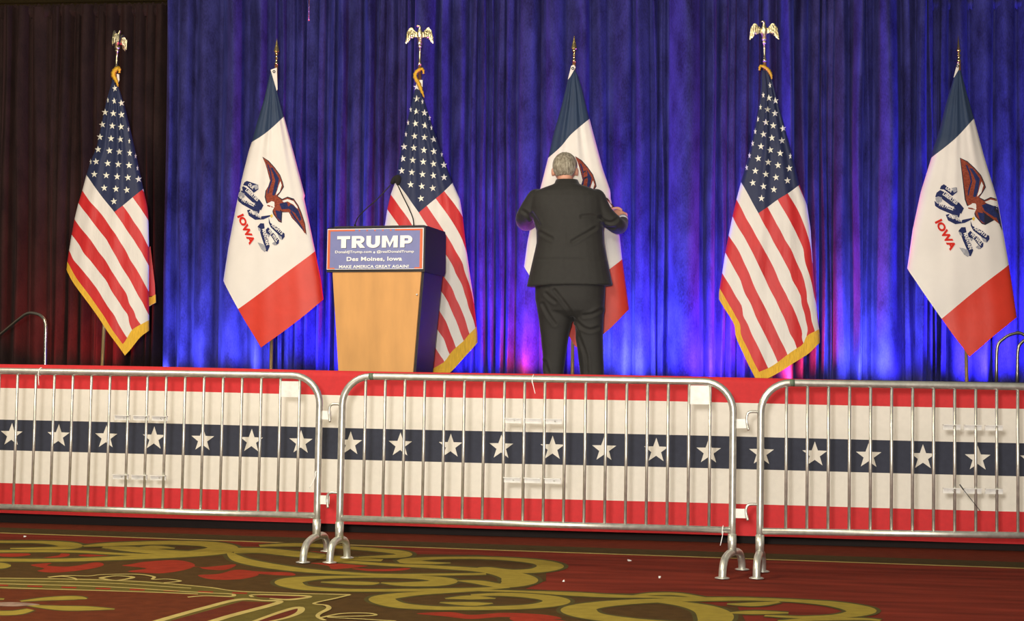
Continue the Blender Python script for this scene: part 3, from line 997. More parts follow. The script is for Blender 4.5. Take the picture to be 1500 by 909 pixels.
# --- flag beside the curved handrail
A_ = lambda p: crop(90, 250, 6.06, p)
B_ = lambda p: crop(90, 380, 6.06, p)
S_ = lambda p: crop(115, 100, 4.327, p)
v1 = (lab(A_([(632, 235), (700, 330), (765, 430)]), 5) + lab(A_([(718, 168)]), 4) + lab(A_([(545, 310), (640, 450), (720, 570), (770, 670)]), 6)
      + lab(A_([(220, 35), (330, 190), (470, 365), (545, 470), (640, 610), (710, 720), (775, 840)]), 7)
      + lab(A_([(185, 175), (250, 270), (350, 380), (440, 510), (520, 630), (610, 790)]), 8) + lab(B_([(680, 110), (735, 210), (780, 290)]), 8)
      + lab(A_([(150, 285), (230, 390), (320, 510), (400, 610)]), 9) + lab(B_([(500, 0), (590, 150), (650, 260), (720, 380), (770, 480)]), 9)
      + lab(A_([(115, 430), (180, 520), (270, 630), (330, 720)]), 10) + lab(B_([(385, 0), (450, 110), (520, 220), (580, 310), (605, 400), (660, 510), (705, 575)]), 10)
      + lab(A_([(90, 565), (160, 660)]), 11) + lab(B_([(250, 0), (320, 90), (400, 190), (440, 270), (520, 390), (590, 490), (625, 620)]), 11)
      + lab(A_([(70, 710)]), 12) + lab(B_([(105, 0), (190, 100), (290, 225), (370, 350), (420, 430), (500, 560), (580, 690)]), 12)
      + lab(B_([(60, 30), (130, 160), (220, 280), (300, 390), (370, 490), (430, 590), (500, 690), (545, 750)]), 13)
      + [(166, 120, .6), (140, 205, 4.2), (190, 205, 2.6)])
u1 = (lab(A_([(470, 365), (545, 308), (632, 235), (720, 165)]), .4) + lab(A_([(220, 35)]), .2) + [(166, 120, .0)]
      + lab(B_([(545, 750), (580, 700), (625, 625), (705, 575), (770, 540)]), 1.0) + lab(A_([(90, 565)]), .34) + lab(A_([(770, 670)]), .66) + lab(B_([(300, 390)]), .80))
L1 = S_([(212, 88), (180, 190), (150, 330), (115, 500), (75, 590), (50, 675)]) + A_([(185, 175), (150, 285), (115, 430), (90, 570), (68, 700), (52, 800)]) + [(97, 398), (96, 530)]
R1 = S_([(246, 88), (290, 230), (330, 390), (375, 590), (408, 750)]) + A_([(765, 330), (772, 430), (777, 650), (777, 850)]) + B_([(776, 300), (779, 560)]) + [(218.5, 530)]
st1 = S_([(230, 127), (227, 207), (272, 220), (168, 279), (221, 286), (272, 294), (151, 357), (214, 365), (269, 371), (136, 435), (206, 445), (265, 450), (124, 514), (196, 522), (259, 529), (325, 537),
          (111, 591), (185, 602), (252, 608), (320, 614), (100, 671), (176, 678), (245, 686), (313, 692), (381, 702), (163, 758), (237, 764), (306, 771), (224, 843)])
st1 = [(x, y, .72 if (x > 188 and y < 240) or y < 150 else .95) for x, y in st1] + [(x, y, .4, 4.6) for x, y in S_([(186, 202), (317, 386), (322, 461), (362, 556), (374, 632), (77, 592)])]


def extra1(t):
    # rear fold of the fly that hangs out beside the front
    pts_l = B_([(770, -60), (775, 100), (776, 330)]); pts_r = B_([(790, -120), (815, 100), (830, 230), (833, 320)])
    rows = 12
    vs = []; fs = []
    for j in range(rows + 1):
        k = j / rows
        yl = np.interp(k, [0, .5, 1], [p[1] for p in pts_l]); xl = np.interp(k, [0, .5, 1], [p[0] for p in pts_l]) - 5
        yr = np.interp(k, [0, .4, .8, 1], [p[1] for p in pts_r]); xr = np.interp(k, [0, .4, .8, 1], [p[0] for p in pts_r])
        for q in range(6):
            w = q / 5
            vs.append(P(xl + (xr - xl) * w, yl + (yr - yl) * w, YF + .06 + .03 * (w - .5) ** 2))
    for j in range(rows):
        for q in range(5):
            fs.append((j * 6 + q, (j + 1) * 6 + q, (j + 1) * 6 + q + 1, j * 6 + q + 1))
    mk('rear_fold', vs, fs, M_flag_red, t, True)
    fr = [P(x, y, YF + .055) for x, y in B_([(760, 335), (800, 330), (833, 310), (835, 380), (800, 400), (760, 420)])]
    fr2 = [p + np.array((0, .012, 0)) for p in fr]
    MB().add(fr + fr2, [tuple(range(6)), tuple(range(11, 5, -1))] + [(i, i + 6, (i + 1) % 6 + 6, (i + 1) % 6) for i in range(6)]).obj('fringe', M_fringe, t, False)


sh1 = Sheet(L1, R1, 530, 116, seed=1)
us_flag('fringed stars and stripes flag hanging before the dark drape beside the curved handrail', sh1, v1, u1, st1,
        [(175, 107, 1.5), (174, 100, 3), (168, 103, 3.6), (166, 110, 3.6), (170, 118, 2.8), (173, 127, .8)],
        [(171, 108), (174.5, 109), (175, 117), (173, 122), (171.5, 117)], extra1)

# --- flag behind the lectern
C_ = lambda p: crop(555, 260, 6.06, p)
D_ = lambda p: crop(580, 400, 6.06, p)
S3 = lambda p: crop(575, 120, 4.78, p)
v3 = (lab(C_([(150, 30), (250, 160), (355, 310), (440, 440), (600, 690), (660, 790)]), 7) + lab(D_([(530, 0), (590, 110), (630, 240), (690, 420), (705, 480)]), 7)
      + lab(C_([(425, 250), (500, 360), (560, 450), (605, 520), (685, 660), (750, 780)]), 6) + lab(D_([(615, 0), (660, 130), (690, 260)]), 6)
      + lab(C_([(505, 185), (590, 300), (670, 420), (740, 550), (775, 650), (800, 790)]), 5)
      + lab(C_([(580, 120), (660, 220), (745, 350)]), 4) + lab(C_([(655, 45)]), 3)
      + lab(C_([(105, 150), (190, 270), (300, 430)]), 8) + lab(D_([(415, 15), (470, 90), (530, 220), (600, 370), (650, 530)]), 8)
      + lab(C_([(70, 275), (180, 430)]), 9) + lab(D_([(405, 165), (460, 250), (510, 370), (560, 490), (600, 595)]), 9)
      + lab(D_([(390, 340), (440, 420), (490, 550), (530, 655)]), 10) + lab(D_([(378, 515), (430, 590), (475, 715)]), 11)
      + lab(D_([(365, 685), (430, 780)]), 12) + [(543, 400, 12.3), (580, 468, 13), (634, 540, 13), (610, 135, .6), (594, 205, 4.2), (645, 215, 2.2)])
u3 = (lab(C_([(355, 310), (425, 250), (505, 185), (580, 120), (655, 45)]), .4) + [(580, 265, .2), (610, 135, 0), (565, 330, .33), (590, 480, .86)]
      + lab(D_([(355, 830), (430, 785), (475, 720), (530, 660), (600, 600), (650, 540), (700, 490), (720, 468)]), 1.0) + lab(C_([(745, 350)]), .62))
L3 = S3([(163, 20), (125, 180), (85, 350), (50, 520), (22, 690)]) + C_([(105, 150), (75, 275), (54, 420)]) + [(545, 398), (540, 440), (540, 560)]
R3 = S3([(188, 20), (230, 150), (280, 310), (340, 480), (420, 705)]) + C_([(720, 190), (745, 350), (772, 600), (800, 800)]) + D_([(664, 60), (690, 230), (716, 460), (724, 540)]) + [(700, 560)]
st3 = S3([(168, 35), (170, 118), (167, 206), (160, 291), (154, 379), (149, 461), (142, 547), (135, 632), (127, 718), (224, 216), (227, 304), (224, 387), (220, 477), (215, 559), (210, 646), (205, 730), (199, 815),
          (288, 401), (290, 486), (287, 573), (286, 655), (282, 743), (360, 581), (361, 667), (81, 453), (72, 536), (64, 621)])
st3 = [(x, y, .95) for x, y in st3] + [(x, y, .45, 4.6) for x, y in S3([(210, 137), (260, 252), (273, 320), (345, 507), (127, 193), (109, 285), (94, 366)])]
sh3 = Sheet(L3, R3, 556, 122, seed=3)
us_flag('fringed stars and stripes flag hanging behind the lectern and microphones', sh3, v3, u3, st3,
        [(620.5, 108, 1.5), (619, 101, 2), (611, 104, 2.6), (608, 112, 2.8), (613, 122, 3), (618, 134, 2.2), (621.5, 143, .5)],
        [(614, 117), (619, 117), (619, 127), (616, 127)])

# --- flag to the right of the man
E_ = lambda p: crop(1050, 260, 6.06, p)
F_ = lambda p: crop(1050, 410, 6.0625, p)
S5 = lambda p: crop(1075, 100, 4.327, p)
v5 = (lab(E_([(215, 40), (290, 170), (370, 315), (460, 480), (550, 650), (650, 840)]), 7) + lab(F_([(670, 0), (750, 160), (780, 300), (795, 500)]), 7)
      + lab(E_([(450, 262), (530, 410), (610, 560), (690, 710), (755, 850)]), 6) + lab(F_([(775, 0), (800, 180), (840, 350), (870, 450)]), 6)
      + lab(E_([(540, 195), (620, 330), (700, 480), (770, 640), (800, 800)]), 5) + lab(F_([(835, 0), (880, 200), (908, 430)]), 5)
      + lab(E_([(630, 140), (720, 290), (790, 460), (830, 600), (848, 750)]), 4) + lab(E_([(725, 70), (800, 240)]), 3)
      + lab(E_([(175, 195), (260, 360), (350, 520), (430, 660), (500, 790)]), 8) + lab(F_([(550, 0), (640, 180), (720, 350), (760, 480), (770, 560)]), 8)
      + lab(E_([(140, 345), (240, 520), (330, 690)]), 9) + lab(F_([(435, 0), (520, 170), (600, 340), (650, 480), (710, 605)]), 9)
      + lab(E_([(105, 515), (200, 660), (245, 760)]), 10) + lab(F_([(310, 0), (400, 190), (470, 330), (550, 500), (625, 655)]), 10)
      + lab(E_([(75, 665), (150, 800)]), 11) + lab(F_([(210, 0), (255, 130), (330, 280), (400, 430), (470, 570), (540, 725)]), 11)
      + lab(E_([(50, 850)]), 12) + lab(F_([(85, 0), (150, 110), (222, 230), (238, 330), (310, 480), (390, 640), (455, 780)]), 12)
      + lab(F_([(30, 80), (110, 220), (203, 380), (212, 470), (270, 600), (340, 750), (375, 815)]), 13) + [(1118, 125, .6), (1100, 210, 4.2), (1155, 210, 2)])
u5 = (lab(E_([(370, 315), (450, 262), (540, 195), (630, 140), (725, 70)]), .4) + [(1085, 266, .2), (1118, 125, 0)]
      + lab(F_([(375, 815), (460, 780), (545, 725), (630, 660), (710, 605), (765, 570), (795, 500), (870, 455), (908, 435)]), 1.0)
      + lab(E_([(75, 665), (845, 700)]), .45)[:1] + lab(E_([(845, 700)]), .75) + lab(F_([(203, 380)]), .76))
L5 = S5([(175, 10), (172, 120), (160, 215), (130, 380), (90, 560), (45, 722)]) + E_([(175, 190), (140, 340), (105, 510), (75, 665), (47, 850)]) + [(1053, 428), (1052, 570)]
R5 = S5([(222, 10), (245, 80), (290, 250), (330, 400), (375, 560), (415, 735)]) + E_([(800, 240), (832, 450), (847, 700), (862, 909)]) + F_([(906, 400), (916, 490)]) + [(1201, 570)]
st5 = S5([(222, 188), (263, 205), (214, 262), (261, 285), (203, 342), (250, 363), (312, 381), (188, 418), (241, 441), (305, 458), (172, 495), (231, 517), (294, 538), (154, 571), (218, 595), (280, 614), (351, 634),
          (136, 650), (203, 671), (267, 691), (340, 711), (120, 725), (188, 748), (254, 768), (175, 824)])
st5 = [(x, y, .95) for x, y in st5] + [(x, y, .5, 5.0) for x, y in S5([(229, 108), (186, 170), (169, 246), (152, 322), (135, 400), (119, 476), (99, 553), (81, 629), (358, 556)])]
sh5 = Sheet(L5, R5, 562, 103, seed=5)
us_flag('fringed stars and stripes flag hanging alone between the man and the blue drape', sh5, v5, u5, st5,
        [(1112.5, 103, 1.6), (1114, 97, 2.2), (1120, 98, 2.4), (1126, 103, 2.6), (1129.5, 110, 2.2), (1130.5, 116, .7)], None)

# --- state flags
M_eagle_brown = mat('print_brown', (0.27, 0.06, 0.035), 0.6, var=0.35, scale=70, stretch=(1, 1, 2), spec=0.05)
M_print_blue = mat('print_navy', (0.026, 0.034, 0.115), 0.6, var=0.2, scale=60, spec=0.05)
M_print_dark = mat('print_outline', (0.03, 0.03, 0.05), 0.6, spec=0.05)
M_print_grey = mat('print_grey', (0.38, 0.38, 0.42), 0.6, var=0.2, scale=60, spec=0.05)
M_print_red = mat('print_red', (0.65, 0.03, 0.02), 0.6, spec=0.05)
M_print_yellow = mat('print_yellow', (0.8, 0.55, 0.03), 0.6)
M_print_white = mat('print_white', (0.84, 0.80, 0.76), 0.6)


def decal(name, sheet, poly, m, parent, off, warp=None, step=7.0):
    """a printed patch cut to a traced outline and laid on the cloth"""
    bm = bmesh.new()
    vv = [bm.verts.new((x, y, 0)) for x, y in poly]
    bm.faces.new(vv)
    bmesh.ops.triangulate(bm, faces=bm.faces)
    for ax in (0, 1):
        lo = min(p[ax] for p in poly); hi = max(p[ax] for p in poly)
        q = math.floor(lo / step) * step + step
        while q < hi:
            co = (q, 0, 0) if ax == 0 else (0, q, 0); no = (1, 0, 0) if ax == 0 else (0, 1, 0)
            bmesh.ops.bisect_plane(bm, geom=bm.verts[:] + bm.edges[:] + bm.faces[:], plane_co=co, plane_no=no)
            q += step
    bm.verts.index_update()
    vs = [sheet.pt(v.co.x, v.co.y, off) for v in bm.verts]
    fs = [tuple(v.index for v in f.verts) for f in bm.faces]
    bm.free()
    return mk(name, vs, fs, m, parent)


EAGLE = [
    ('print_outline', .0035, [(280, 25), (334, 58), (384, 114), (430, 178), (452, 240), (460, 277), (433, 320), (408, 352), (445, 376), (490, 357), (543, 374), (580, 428), (606, 488), (636, 580), (649, 676), (606, 624),
                              (565, 575), (526, 535), (500, 486), (446, 487), (441, 575), (415, 565), (370, 503), (362, 472), (312, 408), (299, 360), (306, 308), (330, 270), (344, 225), (332, 180), (318, 125), (305, 85)]),
    ('print_brown', .0045, [(285, 32), (330, 64), (380, 120), (425, 182), (446, 240), (452, 275), (428, 314), (402, 352), (440, 384), (446, 400), (418, 450), (430, 480), (436, 566), (418, 556), (378, 500), (370, 470), (320, 405),
                            (307, 360), (314, 310), (337, 270), (352, 225), (340, 180), (327, 125), (314, 87)]),
    ('print_brown', .0045, [(440, 388), (490, 364), (540, 382), (575, 432), (600, 492), (630, 582), (643, 666), (610, 618), (570, 568), (531, 528), (503, 480), (445, 480), (417, 457)]),
    ('print_blue', .0055, [(345, 115), (368, 118), (395, 165), (418, 205), (412, 245), (398, 310), (380, 350), (362, 342), (374, 285), (388, 225), (370, 165)]),
    ('print_blue', .0055, [(422, 417), (470, 402), (540, 432), (580, 472), (606, 542), (592, 560), (552, 494), (500, 458), (440, 462)]),
    ('print_white', .006, [(430, 228), (442, 262), (424, 318), (392, 346), (398, 322), (406, 300), (414, 270)]),
    ('print_white', .006, [(445, 392), (490, 377), (540, 394), (572, 440), (577, 458), (560, 448), (540, 424), (490, 397), (460, 405)]),
    ('print_white', .006, [(318, 415), (345, 402), (378, 412), (382, 440), (366, 472), (360, 502), (345, 495), (330, 462)]),
    ('print_brown', .0065, [(320, 425), (350, 432), (378, 448), (350, 445), (322, 436)]),
    ('print_blue', .0055, [(388, 470), (438, 482), (434, 562), (402, 530)]),
    ('print_yellow', .0065, [(345, 516), (360, 500), (368, 518), (357, 536)]),
]


def teeth(p0, p1, n, d):
    p0 = np.array(p0, float); p1 = np.array(p1, float)
    t = p1 - p0; nr = np.array((t[1], -t[0])) / np.linalg.norm(t)
    out = []
    for i in range(n):
        out.append(tuple(p0 + t * i / n)); out.append(tuple(p0 + t * (i + .75) / n + nr * d))
    return out


def feather(poly, pairs, n, d):
    out = []
    for i, p in enumerate(poly):
        if i in pairs:
            out += teeth(p, poly[(i + 1) % len(poly)], n, d)
        else:
            out.append(p)
    return out


EAGLE[1] = (EAGLE[1][0], EAGLE[1][1], feather(EAGLE[1][2], set(range(18, 23)), 3, 7))
EAGLE[2] = (EAGLE[2][0], EAGLE[2][1], feather(EAGLE[2][2], set(range(6, 10)), 3, 6))
EAGLE += [('print_blue', .0055, [(318, 84), (332, 92), (352, 150), (362, 222), (340, 290), (330, 330), (322, 330), (330, 280), (350, 222), (342, 160)]),
          ('print_white', .0062, [(345, 405), (352, 395), (360, 408), (368, 396), (374, 410), (380, 402), (382, 424), (350, 420)]),
          ('print_blue', .0055, [(520, 470), (552, 520), (600, 590), (628, 640), (622, 640), (580, 585), (540, 530), (512, 486)])]
RIBBON = [
    ('print_blue', [(120, 262), (130, 238), (152, 226), (215, 282), (245, 258), (248, 296), (208, 326), (192, 308), (150, 268)]),
    ('print_grey', [(205, 262), (240, 256), (246, 290), (222, 300)]),
    ('print_blue', [(82, 322), (95, 288), (122, 270), (170, 298), (252, 375), (290, 430), (268, 472), (215, 420), (120, 330)]),
    ('print_grey', [(84, 330), (104, 318), (132, 330), (132, 360), (108, 378), (86, 360)]),
    ('print_blue', [(76, 350), (96, 374), (150, 392), (228, 432), (265, 450), (250, 500), (200, 470), (110, 420), (78, 392)]),
    ('print_grey', [(195, 470), (240, 482), (245, 510), (215, 500)]),
    ('print_blue', [(153, 470), (178, 464), (200, 498), (262, 522), (350, 510), (350, 520), (290, 546), (220, 550), (168, 516)]),
    ('print_blue', [(333, 530), (346, 575), (420, 622), (465, 665), (466, 690), (446, 716), (405, 665), (350, 612), (334, 575)]),
    ('print_grey', [(405, 668), (440, 690), (446, 716), (420, 705)]),
    ('print_blue', [(308, 632), (328, 612), (375, 660), (420, 718), (416, 746), (394, 762), (365, 752), (382, 730), (350, 680), (312, 660)]),
    ('print_grey', [(316, 660), (345, 680), (330, 696)]), ('print_grey', [(360, 745), (385, 728), (400, 755), (380, 762)]),
    ('print_blue', [(240, 606), (264, 578), (294, 580), (302, 640), (325, 700), (342, 770), (322, 814), (300, 806), (296, 760), (272, 690), (258, 640)]),
    ('print_grey', [(240, 608), (262, 622), (268, 650), (250, 640)]), ('print_grey', [(240, 738), (268, 745), (300, 760), (312, 800), (300, 818), (272, 796)]),
]
TEXTS = [('OUR', (158, 262), (200, 298), 28), ('LIBERTIES', (136, 308), (236, 398), 28), ('WE PRIZE', (100, 392), (208, 440), 30), ('AND OUR', (166, 488), (268, 540), 28),
         ('RIGHTS', (352, 598), (440, 676), 30), ('WE WILL', (322, 640), (398, 736), 28), ('MAINTAIN', (276, 628), (312, 762), 28)]
MATS = {'print_outline': M_print_dark, 'print_brown': M_eagle_brown, 'print_blue': M_print_blue, 'print_white': M_print_white, 'print_yellow': M_print_yellow, 'print_grey': M_print_grey}


def state_flag(label, sheet, upts, vpts, warp, header, tip):
    base = sheet.pt((sheet.left[-1][0] + sheet.right[-1][0]) / 2, sheet.y1)
    t = thing('state_flag', label, 'flag', (base[0], YF, base[2]), 'state flags on the stage')
    ut = TPS([p[:2] for p in upts], [p[2] for p in upts]); vt = TPS([p[:2] for p in vpts], [p[2] for p in vpts])
    V, Q, faces = sheet.grid()
    fl = [ut(Q), vt(Q)]
    for nm, lo, hi, m in (('blue_band', -BIG, 1, M_state_blue), ('white_band', 1, 3, M_state_white), ('red_band', 3, 4, M_state_red)):
        vs, fs = clip_part(V, fl, faces, [(0, lo, hi), (1, -BIG, 1)])
        mk(nm, vs, fs, m, t, True)
    # printed emblem
    w2 = lambda q: warp((335 + q[0] / 5.683, 225 + q[1] / 5.683))
    eg = None
    for nm, off, poly in EAGLE:
        d = decal('eagle_print', sheet, [w2(q) for q in poly], MATS[nm], t, off)
    for nm, poly in RIBBON:
        decal('motto_ribbon', sheet, [w2(q) for q in poly], MATS[nm], t, .0045 if nm == 'print_blue' else .0055)
    for s, a, b, h in TEXTS + [('IOWA', (68, 520), (172, 760), 58)]:
        tv, tf = text_mesh(s, .05 if s == 'IOWA' else .03)
        a = np.array(a, float); b = np.array(b, float)
        ln = np.linalg.norm(b - a); n = np.array(((b - a)[1], -(b - a)[0])) / ln
        vs = []
        for x, y in tv:
            q = w2(a + (b - a) * x + n * h * y)
            vs.append(sheet.pt(q[0], q[1], .0075))
        mk('lettering', vs, tf, M_print_red if s == 'IOWA' else M_print_white, t)
    q = [P(x, y, YF - .030) for x, y in header]; q2 = [P(x, y, YF - .022) for x, y in header]
    m_ = len(q)
    MB().add(q + q2, [tuple(range(m_)), tuple(range(2 * m_ - 1, m_ - 1, -1))] + [(i, i + m_, (i + 1) % m_ + m_, (i + 1) % m_) for i in range(m_)]).obj('heading', M_flag_white, t, False)
    g = P(tip[0], tip[1], YF - .036)
    ring = [(g[0] + .009 * math.cos(a), g[1], g[2] + .009 * math.sin(a)) for a in np.linspace(0, 6.283, 12)]
    MB().tube(ring, .0035, 6, False).obj('grommet', M_black_zip, t)
    return t


a2 = lambda p: crop(310, 40, 3.633, p)
b2_ = lambda p: crop(310, 220, 2.84, p)
L2 = a2([(314, 232), (280, 380), (240, 510), (215, 605)]) + b2_([(155, 0), (130, 100), (100, 240), (70, 400), (49, 540)]) + [(326, 430), (326, 530)]
R2 = a2([(338, 265), (347, 335), (385, 475), (440, 680), (500, 909)]) + b2_([(385, 200), (430, 415), (455, 540), (466, 622)]) + [(475, 530)]
u2 = lab(a2([(217, 608), (250, 588), (290, 560), (340, 517), (385, 475)]), 1) + lab(b2_([(110, 660), (190, 602), (270, 540), (350, 480), (432, 418)]), 3) + lab(b2_([(205, 820), (270, 774), (330, 730), (400, 675), (466, 620)]), 4) + [(400, 105, 0)]
vv2 = lab(b2_([(50, 545), (80, 605), (110, 660), (160, 745), (205, 820)]), 1) + [(400, 105, 0), (440, 340, 0), (474, 436, 0)]
sh2 = Sheet(L2, R2, 530, 103, bulge=.12, pleat=.007, seed=12)
state_flag('navy, white and red state flag hanging between the handrail side flag and the lectern', sh2, u2, vv2, lambda p: (p[0], p[1]),
           a2([(314, 226), (347, 214), (351, 330), (346, 338)]), a2([(332, 235)][:1])[0])

a4 = lambda p: crop(740, 30, 3.495, p)
b4 = lambda p: crop(740, 210, 2.595, p)
L4 = a4([(345, 255), (322, 300), (290, 430), (245, 590), (218, 710), (180, 860)]) + b4([(112, 240), (85, 370), (72, 465)]) + [(766, 405), (766, 530)]
R4 = a4([(358, 255), (372, 280), (400, 370), (432, 503), (500, 760), (540, 909)]) + b4([(400, 180), (435, 350), (445, 440), (471, 630)]) + [(923, 530)]
u4 = lab(a4([(218, 705), (290, 640), (330, 590), (380, 545), (432, 503)]), 1) + lab([(808, 458), (840, 434), (870, 411)] + b4([(400, 475), (445, 440)]), 3) + lab([(844, 508), (860, 502)] + b4([(372, 725), (430, 672), (471, 630)]), 4) + [(843, 100, 0)]
vv4 = lab([(768, 391), (773, 399), (800, 440), (820, 472), (842, 506)], 1) + [(843, 100, 0), (890, 320, 0), (921, 453, 0)]
sh4 = Sheet(L4, R4, 530, 102, bulge=.10, pleat=.009, seed=14)
state_flag('navy, white and red state flag that the man in the dark suit is straightening', sh4, u4, vv4, lambda p: (p[0] + 458 + max(0, (p[1] - 280)) * .12, p[1] - 1),
           a4([(338, 232), (352, 226), (361, 240), (332, 290), (321, 302)]), a4([(346, 245)])[0])

a6 = lambda p: crop(1320, 40, 3.633, p)
b6 = lambda p: crop(1310, 220, 2.595, p)
L6 = a6([(292, 232), (280, 270), (240, 400), (200, 560), (162, 690)]) + b6([(145, 0), (100, 160), (70, 300), (49, 450)]) + [(1327, 410), (1327, 540)]
R6 = a6([(318, 232), (325, 260), (350, 350), (388, 485), (440, 680), (510, 909)]) + b6([(395, 200), (435, 430), (455, 560), (466, 635)]) + [(1491, 540)]
u6 = lab(a6([(165, 690), (230, 640), (300, 580), (345, 532), (388, 485)]), 1) + lab(b6([(180, 640), (240, 590), (300, 540), (370, 485), (435, 435)]), 3) + lab(b6([(285, 785), (330, 748), (370, 712), (420, 672), (465, 635)]), 4) + [(1403, 95, 0)]
vv6 = lab(b6([(50, 450), (80, 495), (110, 540), (180, 640), (230, 710), (285, 785)]), 1) + [(1403, 95, 0), (1470, 340, 0), (1489, 465, 0)]
sh6 = Sheet(L6, R6, 540, 103, bulge=.12, pleat=.007, seed=16)
SRC = np.array([(285, 30), (355, 520), (150, 240), (75, 505), (180, 730), (395, 635), (320, 815)], float); DST = np.array([(265, 38), (370, 545), (140, 268), (40, 550), (205, 780), (427, 655), (345, 855)], float)
AF, *_ = np.linalg.lstsq(np.hstack([SRC, np.ones((7, 1))]), DST, rcond=None)


def warp6(p):
    c = np.array([(p[0] - 335) * 5.683, (p[1] - 225) * 5.683, 1.0]) @ AF
    l, r = sh6.LR(225 + c[1] / 5.683)
    return (min(1360 + c[0] / 5.683, r - 1.0), 225 + c[1] / 5.683)


state_flag('navy, white and red state flag hanging at the stage end beside the black handrails', sh6, u6, vv6, warp6,
           a6([(300, 190), (309, 194), (306, 225), (285, 262), (279, 268), (292, 215)]), a6([(300, 205)])[0])


# ------------------------------------------------------------------ flagpoles and finials
def flagpole(label, bot, top, kind, yawdeg=0, ferr=12, group=None):
    Yp = YF + .012
    b = P(bot[0], bot[1], Yp); tp = P(top[0], top[1], Yp)
    ax = (tp - b) / np.linalg.norm(tp - b)
    foot = b + ax * ((DECK + .05 - b[2]) / ax[2])
    t = thing('flagpole', label, 'flagpole', (foot[0], Yp, DECK), 'flagpoles on the stage')
    MB().lathe((foot[0], Yp, DECK), [(.001, 0), (.16, 0), (.165, .006), (.15, .018), (.06, .035), (.035, .05), (.026, .075), (.001, .075)], 28).obj('base', M_brass, t)
    hi = tp
    Ln = np.linalg.norm(hi - foot)
    MB().tube([foot, foot + ax * .9], .0145, 14).obj('lower_pole', M_polemetal, t)
    MB().tube([foot + ax * .9, hi], .0135, 14).obj('upper_pole', M_polewood, t)
    s = 0.0055   # metres per photo pixel at the flags
    if kind == 'eagle':
        MB().lathe(hi, [(.001, -.02), (.016, -.02), (.016, 0), (.010, .005), (.0095, .125), (.017, .130), (.019, .140), (.012, .150), (.001, .151)], 16, ax).obj('ferrule', M_gold, t)
        c = hi + ax * .150
        cy, sy = math.cos(math.radians(yawdeg)), math.sin(math.radians(yawdeg))
        ex = np.array((cy, sy, 0)); ey = np.array((-sy, cy, 0))
        fin = thing_part = MB()
        fin.ellipsoid(c + ax * .014, (.024, .024, .018), 14, 8)
        # body, tail, neck and head
        fin.loft([[c + ax * z + (ex * math.cos(a) * w + ey * math.sin(a) * w * .85) + ey * dy for a in np.linspace(0, 2 * math.pi, 14, endpoint=False)]
                  for z, w, dy in ((.016, .006, .010), (.030, .018, .008), (.055, .026, .002), (.085, .029, -.004), (.110, .022, -.006), (.128, .013, -.008), (.142, .012, -.012), (.152, .011, -.018), (.160, .004, -.02))])
        fin.tube(catmull([c + ax * .150 + ey * -.018, c + ax * .153 - ex * .014 - ey * .024, c + ax * .145 - ex * .024 - ey * .026], 3), [.010, .010, .009, .008, .007, .005, .002][:7], 8)
        body = fin.obj('finial_eagle', M_gold, t)
        for sgn in (-1, 1):
            w = MB()
            outline = [(.020, .100), (.040, .112), (.060, .138), (.078, .142), (.094, .120), (.106, .085), (.114, .045), (.117, .008), (.110, .004), (.102, .024), (.094, .020), (.088, .042), (.078, .038), (.072, .056), (.060, .052), (.048, .062), (.022, .060)]
            fr = [c + ex * (sgn * x) + ax * z - ey * (.010 + .12 * x * x * 6) for x, z in outline]
            bk = [p + ey * (.012 if i not in (7, 8) else .004) for i, p in enumerate(fr)]
            n = len(fr)
            cf = np.mean(fr, 0) - ey * .010; cb = np.mean(bk, 0)
            w.add(fr + bk + [cf, cb], [(2 * n, i, (i + 1) % n) for i in range(n)] + [(2 * n + 1, n + (i + 1) % n, n + i) for i in range(n)] + [(i, n + i, n + (i + 1) % n, (i + 1) % n) for i in range(n)])
            for k in range(5):
                x = .036 + k * .016
                w.tube([c + ex * sgn * x + ax * (.118 - abs(k - 2) * .006) - ey * (.022 + .7 * x * x), c + ex * sgn * (x + .012) + ax * (.052 - k * .008) - ey * (.018 + .7 * x * x)], [.005, .003], 6)
            w.obj('eagle_wing', M_gold, body, False)
    else:
        MB().lathe(hi, [(.001, -.02), (.016, -.02), (.016, 0), (.011, .006), (.010, .030), (.015, .034), (.015, .040), (.010, .046), (.010, .060), (.017, .068), (.018, .078), (.012, .088), (.001, .089)], 16, ax).obj('ferrule', M_brass, t)
        c = hi + ax * .086
        ex = np.array((math.cos(math.radians(yawdeg)), math.sin(math.radians(yawdeg)), 0)); ey = np.cross(ax, ex)
        sp = MB()
        prof = [(0, .010), (.006, .026), (.016, .024), (.05, .015), (.08, .009), (.105, .004), (.118, .001)]
        sp.loft([[c + ax * z + ex * (w * math.cos(a)) + ey * (w * .5 * math.sin(a)) for a in np.linspace(0, 2 * math.pi, 8, endpoint=False)] for z, w in prof])
        sp.obj('spear_finial', M_brass, t, False)
    return t


flagpole('wooden flagpole with sideways gilded eagle finial beside the curved handrail', (150, 530), (170.5, 98), 'eagle', 84)
flagpole('wooden flagpole with brass spear finial carrying the state flag near the lectern', (397, 537), (405, 92), 'spear', 30)
flagpole('wooden flagpole with spread eagle finial standing behind the lectern', (613, 545), (615, 92), 'eagle', 0)
flagpole('wooden flagpole with brass spear finial in front of the man', (838.5, 548), (841, 88), 'spear', 20)
flagpole('wooden flagpole with spread eagle finial right of the man', (1129, 553), (1120, 87), 'eagle', 0)
flagpole('wooden flagpole with dark spear finial beside the black handrails', (1416, 556), (1404.5, 88), 'spear', 75)

# ------------------------------------------------------------------ lectern, its sign and microphones
BETA = math.radians(9.0)
LEX = np.array((math.cos(BETA), -math.sin(BETA), 0.0)); LEY = np.array((math.sin(BETA), math.cos(BETA), 0.0)); LEZ = np.array((0, 0, 1.0))
YL = .86
LO = P(478.5, 398, YL)                   # lower front left corner of the black top box
LO = np.array((LO[0], LO[1], 0.0))


